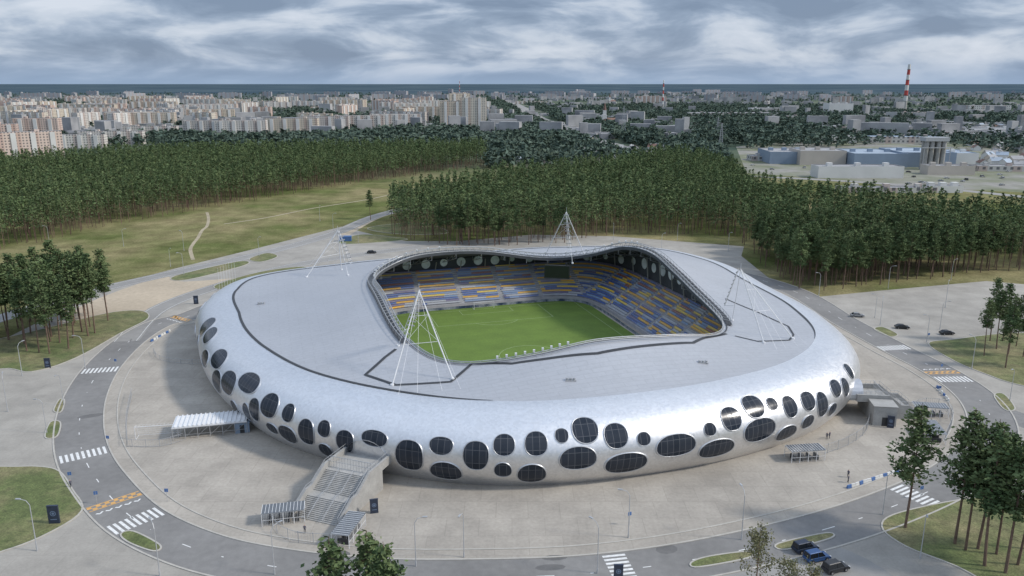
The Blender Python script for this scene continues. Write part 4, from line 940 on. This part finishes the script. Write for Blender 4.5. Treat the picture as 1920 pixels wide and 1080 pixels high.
def lowtrees(P,Ht,ncl,size,nvar=8,R=2.6,lo=.45,trunk=True,flat_=.6,smin=.75,smax=1.12):
    VV=[];TT=[];MM=[]; base=0; tem=[]
    for v in range(nvar):
        r=np.random.default_rng(500+v); lo_=lo+r.uniform(-.08,.08); Rv=R*r.uniform(.85,1.25); g=r.random(ncl)**.85; h=Ht*(lo_+(1-lo_)*g); rad=Rv*np.clip(1.12-g**1.6,0.08,1)*r.uniform(.25,1,ncl); a=r.uniform(0,6.28,ncl)
        cen=np.stack([rad*np.cos(a),rad*np.sin(a),h],1); T3=r.normal(0,1,(ncl,3,3)); T3[:,:,2]*=flat_; T3/=np.linalg.norm(T3,axis=2)[:,:,None]; s=size*r.uniform(.6,1.2,(ncl,1,1))
        V=(cen[:,None,:]+T3*s).reshape(-1,3); T=np.arange(len(V)).reshape(-1,3); m=np.zeros(len(T),int)
        if trunk:
            tw=.15; q=np.array([[-tw,-tw,0],[tw,-tw,0],[0,tw*1.3,0],[0,0,Ht*.95]]); n=len(V); V=np.concatenate([V,q]); T=np.concatenate([T,n+np.array([[0,1,3],[1,2,3],[2,0,3]])]); m=np.concatenate([m,[1,1,1]])
        tem.append((V,T,m))
    for v in range(nvar):
        Q=P[v::nvar]; V,T,m=tem[v]; k=len(Q)
        if k==0: continue
        a=rng.uniform(0,6.28,k); s=rng.uniform(smin,smax,k); ca,sa=np.cos(a),np.sin(a); sh=s*rng.uniform(.9,1.2,k)
        X=(V[None,:,0]*ca[:,None]-V[None,:,1]*sa[:,None])*sh[:,None]+Q[:,0:1]; Y=(V[None,:,0]*sa[:,None]+V[None,:,1]*ca[:,None])*sh[:,None]+Q[:,1:2]; Z=V[None,:,2]*s[:,None]
        VV.append(np.stack([X,Y,Z],2).reshape(-1,3)); TT.append((T[None]+(np.arange(k)*len(V))[:,None,None]).reshape(-1,3)+base); MM.append(np.tile(m,k)); base+=k*len(V)
    return np.concatenate(VV),np.concatenate(TT),np.concatenate(MM)
V,T,m=lowtrees(REST,22.5,125,.82,R=2.5,lo=.36)
o=obj("pine_wood",npmesh("pine_wood",V,T,['needle','trunk'],m)); tag(o,"dense green pine wood with bare trunks","woodland",kind="stuff")
FP=[]
for poly,sp,kp in [([(905,290),(1240,268),(1250,240),(1100,228),(1000,218),(915,232)],8,.8),([(915,318),(1180,318),(1240,300),(1240,268),(905,288)],8,.42),([(1300,262),(1640,262),(1640,228),(1400,222),(1280,232)],9,.5),([(230,240),(420,240),(420,210),(250,212)],9,.5),([(480,215),(640,210),(640,200),(480,202)],11,.6),([(0,235),(0,200),(160,190),(250,196),(120,212)],12,.4),([(915,228),(980,215),(930,185),(880,190)],12,.6),([(1240,300),(1330,325),(1380,340),(1360,290),(1260,275)],7,.7),([(100,262),(0,300),(-100,305),(0,270)],8,.3),([(320,255),(520,262),(830,245),(910,255),(910,285),(600,290),(300,300)],7,.45),([(1650,210),(1920,225),(1920,240),(1700,230)],11,.5),([(1020,222),(1250,225),(1600,222),(1640,205),(1200,200),(1000,205)],14,.5),([(1380,262),(1500,258),(1700,256),(1920,270),(1920,290),(1700,268),(1400,285)],9,.3)]:
    FP.append(scatter(poly,sp,kp))
xs=rng.uniform(-1,1,15000); ys=900*np.exp(rng.random(15000)*1.9); Q=np.stack([xs*ys*.72,ys],1)
def fmask(Q): return np.sin(Q[:,0]*.008+3*np.sin(Q[:,1]*.003))+np.sin(Q[:,1]*.007+2)+np.sin(Q[:,0]*.021)*.6
Q=Q[((fmask(Q)>.15)|(rng.random(len(Q))<.12))&(Q[:,1]>1000)]; FP.append(Q)
FP=np.concatenate(FP)
# keep the avenue clear of trees
av=[survey(*p) for p in [(1240,300),(1100,258),(1010,222),(975,200),(945,184)]]
def dseg(Q,a,b):
    a=np.array([a.x,a.y]); b=np.array([b.x,b.y]); d=b-a; t=np.clip(((Q-a)@d)/(d@d),0,1); return np.linalg.norm(Q-(a+t[:,None]*d),axis=1)
keepm=np.ones(len(FP),bool)
for a,b in zip(av[:-1],av[1:]): keepm&=dseg(FP,a,b)>26
FP=FP[keepm]
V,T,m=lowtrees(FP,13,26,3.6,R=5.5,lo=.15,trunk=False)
o=obj("distant_woodland",npmesh("distant_woodland",V,T,['far_leaf_haze'],m)); tag(o,"hazy green tree masses among the city blocks","woodland",kind="stuff")
ys=1150*np.exp(rng.random(4200)*1.45); xs=rng.uniform(-1,1,4200)*ys*.72; Q=np.stack([xs,ys],1); Q=Q[fmask(Q)<.15]
k=len(Q); Lx=rng.uniform(8,34,k)*np.where(rng.random(k)<.08,2.2,1); Ly=rng.uniform(8,13,k); Hz=np.where(rng.random(k)<.14,rng.uniform(13,27,k),rng.uniform(4,9,k)); a=rng.uniform(-.4,.4,k)
cx=np.array([-1,1,1,-1,-1,1,1,-1])*.5; cy=np.array([-1,-1,1,1,-1,-1,1,1])*.5; cz=np.array([0,0,0,0,1,1,1,1])
X0=cx[None]*Lx[:,None]; Y0=cy[None]*Ly[:,None]; X=X0*np.cos(a)[:,None]-Y0*np.sin(a)[:,None]+Q[:,0:1]; Y=X0*np.sin(a)[:,None]+Y0*np.cos(a)[:,None]+Q[:,1:2]; Z=cz[None]*Hz[:,None]
fq=np.array([(0,1,5,4),(1,2,6,5),(2,3,7,6),(3,0,4,7),(4,5,6,7)])
o=obj("distant_town",npmesh("distant_town",np.stack([X,Y,Z],2).reshape(-1,3),(fq[None]+(np.arange(k)*8)[:,None,None]).reshape(-1,4),['town','rooflt'],np.tile([0,0,0,0,1],k),quad=True)); tag(o,"mass of pale low buildings of the far town","town",kind="stuff")
def decid(seed,Ht):
    r=np.random.default_rng(seed); U=lambda a,b: float(r.uniform(a,b)); tb=B(); tb.tube((0,0,0),(0,0,Ht*.5),.12,.09,n=7); tips=[]
    tb.tube((0,0,Ht*.5),(.2,0,Ht*.93),.09,.02,n=6)
    for k in range(34):
        f=U(.25,.95); a=U(0,6.28); L=Ht*.2*(1.15-f)*U(.7,1.3)+.4; b0=Vector((0,0,Ht*f*.95)); t=b0+Vector((math.cos(a)*L,math.sin(a)*L,L*.7)); tb.tube(b0,t,.035,.01,n=4,caps=False); tips+= [t,b0.lerp(t,.6)]
    Cn=np.repeat(np.array([list(t) for t in tips]),22,0); N=len(Cn); cen=Cn+r.normal(0,.42,(N,3)); a=r.normal(0,1,(N,3)); a/=np.linalg.norm(a,axis=1)[:,None]; b=np.cross(a,r.normal(0,1,(N,3))); b/=np.linalg.norm(b,axis=1)[:,None]; s=.17*r.uniform(.6,1.3,(N,1))
    V=np.stack([cen-a*s,cen+b*s*.7,cen+a*s,cen-b*s*.7],1).reshape(-1,3); return tb.mesh("young_trunk",['trunk'],True),npmesh("young_crown",V,np.arange(N*4).reshape(-1,4),['leaf'],quad=True)
dm=decid(5,12.5)
for px,py,s in [(1415,1125,1.05),(1470,1160,.85),(1512,1165,.8)]:
    e_=bpy.data.objects.new("young_tree",None); COL.objects.link(e_); e_.location=survey(px,py); e_.scale=(s,)*3; e_.rotation_euler=(0,0,px); tag(e_,"thin young deciduous tree with sparse olive leaves","tree"); obj("trunk",dm[0],parent=e_); obj("crown",dm[1],parent=e_)
# ------------------------------------------------------------ CITY
def block_mesh(name,L,Wd,Hh,wm,rm='rooflt',huts=2,bays=True):
    b=B(); hx,hy=L/2,Wd/2
    b.add([(-hx,-hy,0),(hx,-hy,0),(hx,hy,0),(-hx,hy,0),(-hx,-hy,Hh),(hx,-hy,Hh),(hx,hy,Hh),(-hx,hy,Hh)],[(0,1,5,4),(1,2,6,5),(2,3,7,6),(3,0,4,7)],0)
    i=.5; b.add([(-hx,-hy,Hh),(hx,-hy,Hh),(hx,hy,Hh),(-hx,hy,Hh),(-hx+i,-hy+i,Hh),(hx-i,-hy+i,Hh),(hx-i,hy-i,Hh),(-hx+i,hy-i,Hh),(-hx+i,-hy+i,Hh-.7),(hx-i,-hy+i,Hh-.7),(hx-i,hy-i,Hh-.7),(-hx+i,hy-i,Hh-.7)],
        [(0,1,5,4),(1,2,6,5),(2,3,7,6),(3,0,4,7),(4,5,9,8),(5,6,10,9),(6,7,11,10),(7,4,8,11),(8,9,10,11)],1)
    for k in range(huts):
        x=-hx+L*(k+.5)/huts; b.box(x-2.2,x+2.2,-2,2,Hh-.7,Hh+2.2,0)
    if bays:
        nb=max(1,int(L/16))
        for k in range(nb): x=-hx+L*(k+.5)/nb; b.box(x-2.4,x+2.4,-hy-1.2,-hy,0.5,Hh-.8,2)
    return b.mesh(name,[wm,rm,'whitew'])
cache={}
def block(px,py,L,Wd,Hh,rz,wm,label="long panel-built apartment block with many windows",name="apartment_block",cat="apartment building",rm='rooflt',huts=2,bays=True,grp="apartment blocks of the city"):
    key=(round(L),round(Wd),round(Hh),wm,rm,huts,bays)
    if key not in cache: cache[key]=block_mesh(name,L,Wd,Hh,wm,rm,huts,bays)
    o=obj(name,cache[key],survey(px,py),math.radians(rz)); tag(o,label,cat,group=grp); return o
big=[(30,298,90,14,28,35,'fac_pink'),(-30,275,80,14,28,20,'fac_pink'),(75,262,60,14,30,5,'fac_pink'),(140,278,75,13,17,8,'fac_white'),(215,270,75,13,17,8,'fac_white'),(285,258,75,13,17,6,'fac_white'),
 (395,262,70,14,27,0,'fac_white'),(455,262,70,14,27,4,'fac_white'),(550,258,75,14,28,2,'fac_beige'),(610,252,75,14,28,3,'fac_white'),(675,248,80,14,27,5,'fac_white'),(745,244,80,14,27,5,'fac_white'),
 (848,238,42,22,46,0,'fac_beige'),(888,238,46,24,52,0,'fac_beige'),(862,232,40,20,58,10,'fac_beige'),
 (110,228,110,14,28,10,'fac_white'),(45,240,100,14,28,-15,'fac_beige'),(180,218,110,14,28,-8,'fac_beige'),(290,212,120,14,30,5,'fac_beige'),(385,205,120,14,30,-5,'fac_white'),(440,208,90,14,32,8,'fac_beige')]
for a in big:
    lab={'fac_pink':"long pink panel-built apartment block",'fac_white':"long white panel-built apartment block",'fac_beige':"tall beige panel-built apartment block"}[a[6]]; block(*a,label=lab)
for k in range(250):
    f=random.random()
    if k<140: py=180+(f**1.5)*60; px=random.uniform(-30,900)
    elif k<195: py=174+(f**2)*24; px=random.uniform(990,1920)
    else: py=174+f*16; px=random.uniform(700,1500)
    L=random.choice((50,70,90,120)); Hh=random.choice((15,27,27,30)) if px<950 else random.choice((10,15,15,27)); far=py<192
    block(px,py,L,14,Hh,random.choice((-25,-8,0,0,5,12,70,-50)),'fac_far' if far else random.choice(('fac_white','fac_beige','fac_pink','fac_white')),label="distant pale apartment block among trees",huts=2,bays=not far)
wk=[(1468,303,40,50,12,-3,'bluew','rooflt',"grey-blue works hall with flat roof"),(1628,308,50,60,13,-3,'bluew','lblue',"large works hall with light blue roof"),(1715,308,50,60,14,-4,'bluew','lblue',"large works hall with light blue roof"),(1782,304,32,45,11,-4,'whitew','lblue',"pale works hall with light blue roof"),
 (1530,306,44,40,14,-3,'beige','rooflt',"beige works hall beside the blue hall"),(1605,332,72,18,10,0,'whitew','rooflt',"long low white workshop building"),(1625,250,130,40,12,-3,'fac_ind','rooflt',"long low works hall"),
 (1370,222,200,50,13,0,'fac_ind','rooflt',"long low works hall"),(1570,215,60,40,28,0,'whitew','rooflt',"tall white works building"),(1490,228,130,30,12,2,'fac_ind','rooflt',"long low works hall"),(1775,326,40,16,8,-3,'beige','rooflt',"small beige workshop"),
 (1660,360,70,12,4,0,'fac_ind','rooflt',"low grey garage row"),(1765,360,26,10,5,0,'whitew','rooflt',"small white gatehouse"),(1890,320,60,16,5,-5,'fac_ind','rooflt',"low grey workshop"),(1450,300,50,20,5,2,'fac_ind','rooflt',"low grey storage building"),
 (1010,306,36,12,5,4,'fac_ind','lblue',"low shed with light blue roof"),(1100,296,34,12,5,6,'fac_ind','rooflt',"low grey shed near the wood"),(1165,285,36,14,6,3,'whitew','rooflt',"low white shed near the wood"),(945,276,36,12,6,0,'whitew','lblue',"low white shed near the wood"),
 (1850,208,120,30,16,0,'fac_ind','rooflt',"pale works building"),(1720,222,90,30,14,0,'fac_ind','rooflt',"pale works building"),(1440,212,100,30,14,0,'whitew','rooflt',"pale works building"),(1330,240,110,26,9,0,'fac_ind','rooflt',"long low works hall"),(1560,268,60,20,8,3,'whitew','rooflt',"low white works shed"),(1690,268,90,24,9,-3,'fac_ind','lblue',"long low works hall"),(1850,250,80,24,9,-3,'whitew','rooflt',"low white works shed")]
for px,py,L,Wd,Hh,rz,wm,rm,lab in wk: block(px,py,L,Wd,Hh,rz,wm,label=lab+(" by the road" if len(lab.split())<4 else ""),name="works_building",cat="industrial building",rm=rm,huts=3,bays=False,grp="works buildings")
def house_mesh(wm,rm,L=11,Wd=8,h=4):
    b=B(); hx,hy=L/2,Wd/2; b.add([(-hx,-hy,0),(hx,-hy,0),(hx,hy,0),(-hx,hy,0),(-hx,-hy,h),(hx,-hy,h),(hx,hy,h),(-hx,hy,h),(-hx,0,h+3),(hx,0,h+3)],[(0,1,5,4),(2,3,7,6),(1,2,6,9,5),(3,0,4,8,7)],0)
    b.add([(-hx-.4,-hy-.5,h-.3),(hx+.4,-hy-.5,h-.3),(hx+.4,0,h+3.1),(-hx-.4,0,h+3.1),(-hx-.4,hy+.5,h-.3),(hx+.4,hy+.5,h-.3)],[(0,1,2,3),(3,2,5,4)],1); b.box(2,2.8,.6,1.4,h+1,h+4,0)
    return b.mesh("house",[wm,rm])
hv=[house_mesh('whitew','redroof'),house_mesh('beige','rooflt'),house_mesh('whitew','lblue'),house_mesh('beige','rooflt',13,9,5)]
for k in range(108):
    if k<55: px,py=random.uniform(1800,1990),random.uniform(262,318)
    elif k<85: px,py=random.uniform(1700,1950),random.uniform(225,262)
    else: px,py=random.uniform(940,1240),random.uniform(266,312)
    i=random.randrange(4); o=obj("house",hv[i],survey(px,py),random.uniform(0,3.14)); tag(o,["white cottage with brown-red gabled roof","beige cottage with grey roof","white cottage with blue roof","beige house with grey gabled roof"][i],"house",group="small houses on the edge of town")
def chimney(px,py,h,r0,r1,label,striped=True):
    e_=bpy.data.objects.new("factory_chimney",None); COL.objects.link(e_); e_.location=survey(px,py); tag(e_,label,"chimney"); b=B(); n=9
    for k in range(n):
        f0,f1=k/n,(k+1)/n; b.tube((0,0,h*f0),(0,0,h*f1),r0+(r1-r0)*f0,r0+(r1-r0)*f1,n=20,mi=(k+1)%2 if (striped and k>=2) else 2)
    obj("stack",b.mesh("stack",['red','whitew','wallc']),parent=e_)
    for k in (3,6,8):
        c=B(); f=k/n; c.tube((0,0,h*f),(0,0,h*f+.6),(r0+(r1-r0)*f)+1.2,n=16); obj("gallery",c.mesh("gallery",['dark']),parent=e_)
chimney(1695,208,128,6,3.6,"tall red and white striped factory chimney")
chimney(1242,208,85,2.4,1.5,"slim red and white striped chimney by works")
chimney(862,182,95,2,1.2,"thin distant striped chimney above the town")
e_=bpy.data.objects.new("silo_tower",None); COL.objects.link(e_); e_.location=survey(1748,318); tag(e_,"cluster of tall grey cylindrical silos beside works hall","silo")
b=B(); b.tube((0,0,0),(0,0,26),2.0,n=14); slm=b.mesh("silo",['wallc'])
for x in (-8,-3,3,8):
    for y in (0,5): obj("silo",slm,(x,y,0),parent=e_)
b=B(); b.box(-11,11,-3,8,26,29.5); b.box(-14,14,-5,-3,20,20.6)
for x in (-12,12): b.tube((x,-4.5,0),(x,-4.5,20),.3)
obj("head_house",b.mesh("head_house",['steel']),parent=e_)
def church(px,py,h,label):
    e_=bpy.data.objects.new("church",None); COL.objects.link(e_); e_.location=survey(px,py); tag(e_,label,"church"); b=B(); b.box(-4,4,-4,4,0,h*.45); b.box(-3,3,-3,3,h*.45,h*.62); b.box(-4,22,-6,6,0,h*.25); obj("wall",b.mesh("church_wall",['whitew']),parent=e_)
    c=B(); c.tube((0,0,h*.62),(0,0,h*.92),3.2,.1,n=8); c.tube((0,0,h*.9),(0,0,h),.15,n=4); c.add([(-4,-6.5,h*.25),(22,-6.5,h*.25),(22,0,h*.34),(-4,0,h*.34),(-4,6.5,h*.25),(22,6.5,h*.25)],[(0,1,2,3),(3,2,5,4)]); obj("spire",c.mesh("church_spire",['redroof']),parent=e_)
church(1133,238,48,"white church tower with pointed spire"); church(1143,195,40,"white distant tower above trees")
def pylon(px,py,h,label):
    b=B(); 
    cs=[(-1,-1),(1,-1),(1,1),(-1,1)]; w0,w1=h*.08,h*.012
    for k in range(8):
        f0,f1=k/8,(k+1)/8; a0=w0+(w1-w0)*f0;a1=w0+(w1-w0)*f1
        for i in range(4):
            c0,c1=cs[i],cs[(i+1)%4]; b.tube((c0[0]*a0,c0[1]*a0,h*f0),(c0[0]*a1,c0[1]*a1,h*f1),.16,n=4); b.tube((c0[0]*a0,c0[1]*a0,h*f0),(c1[0]*a1,c1[1]*a1,h*f1),.09,n=3)
            b.tube((c0[0]*a1,c0[1]*a1,h*f1),(c1[0]*a1,c1[1]*a1,h*f1),.09,n=3)
    for z in (.7,.82,.92): b.tube((-h*.13,0,h*z),(h*.13,0,h*z),.14,n=4)
    o=obj("lattice_pylon",b.mesh("lattice_pylon",['steel']),survey(px,py)); tag(o,label,"pylon",group="steel lattice pylons")
pylon(1350,290,34,"grey steel lattice power pylon by the works"); pylon(1168,262,46,"grey steel lattice mast among trees"); pylon(1345,255,28,"grey steel lattice power pylon by the works")
print("pines",npine,"rest",len(REST),"far",len(FP))
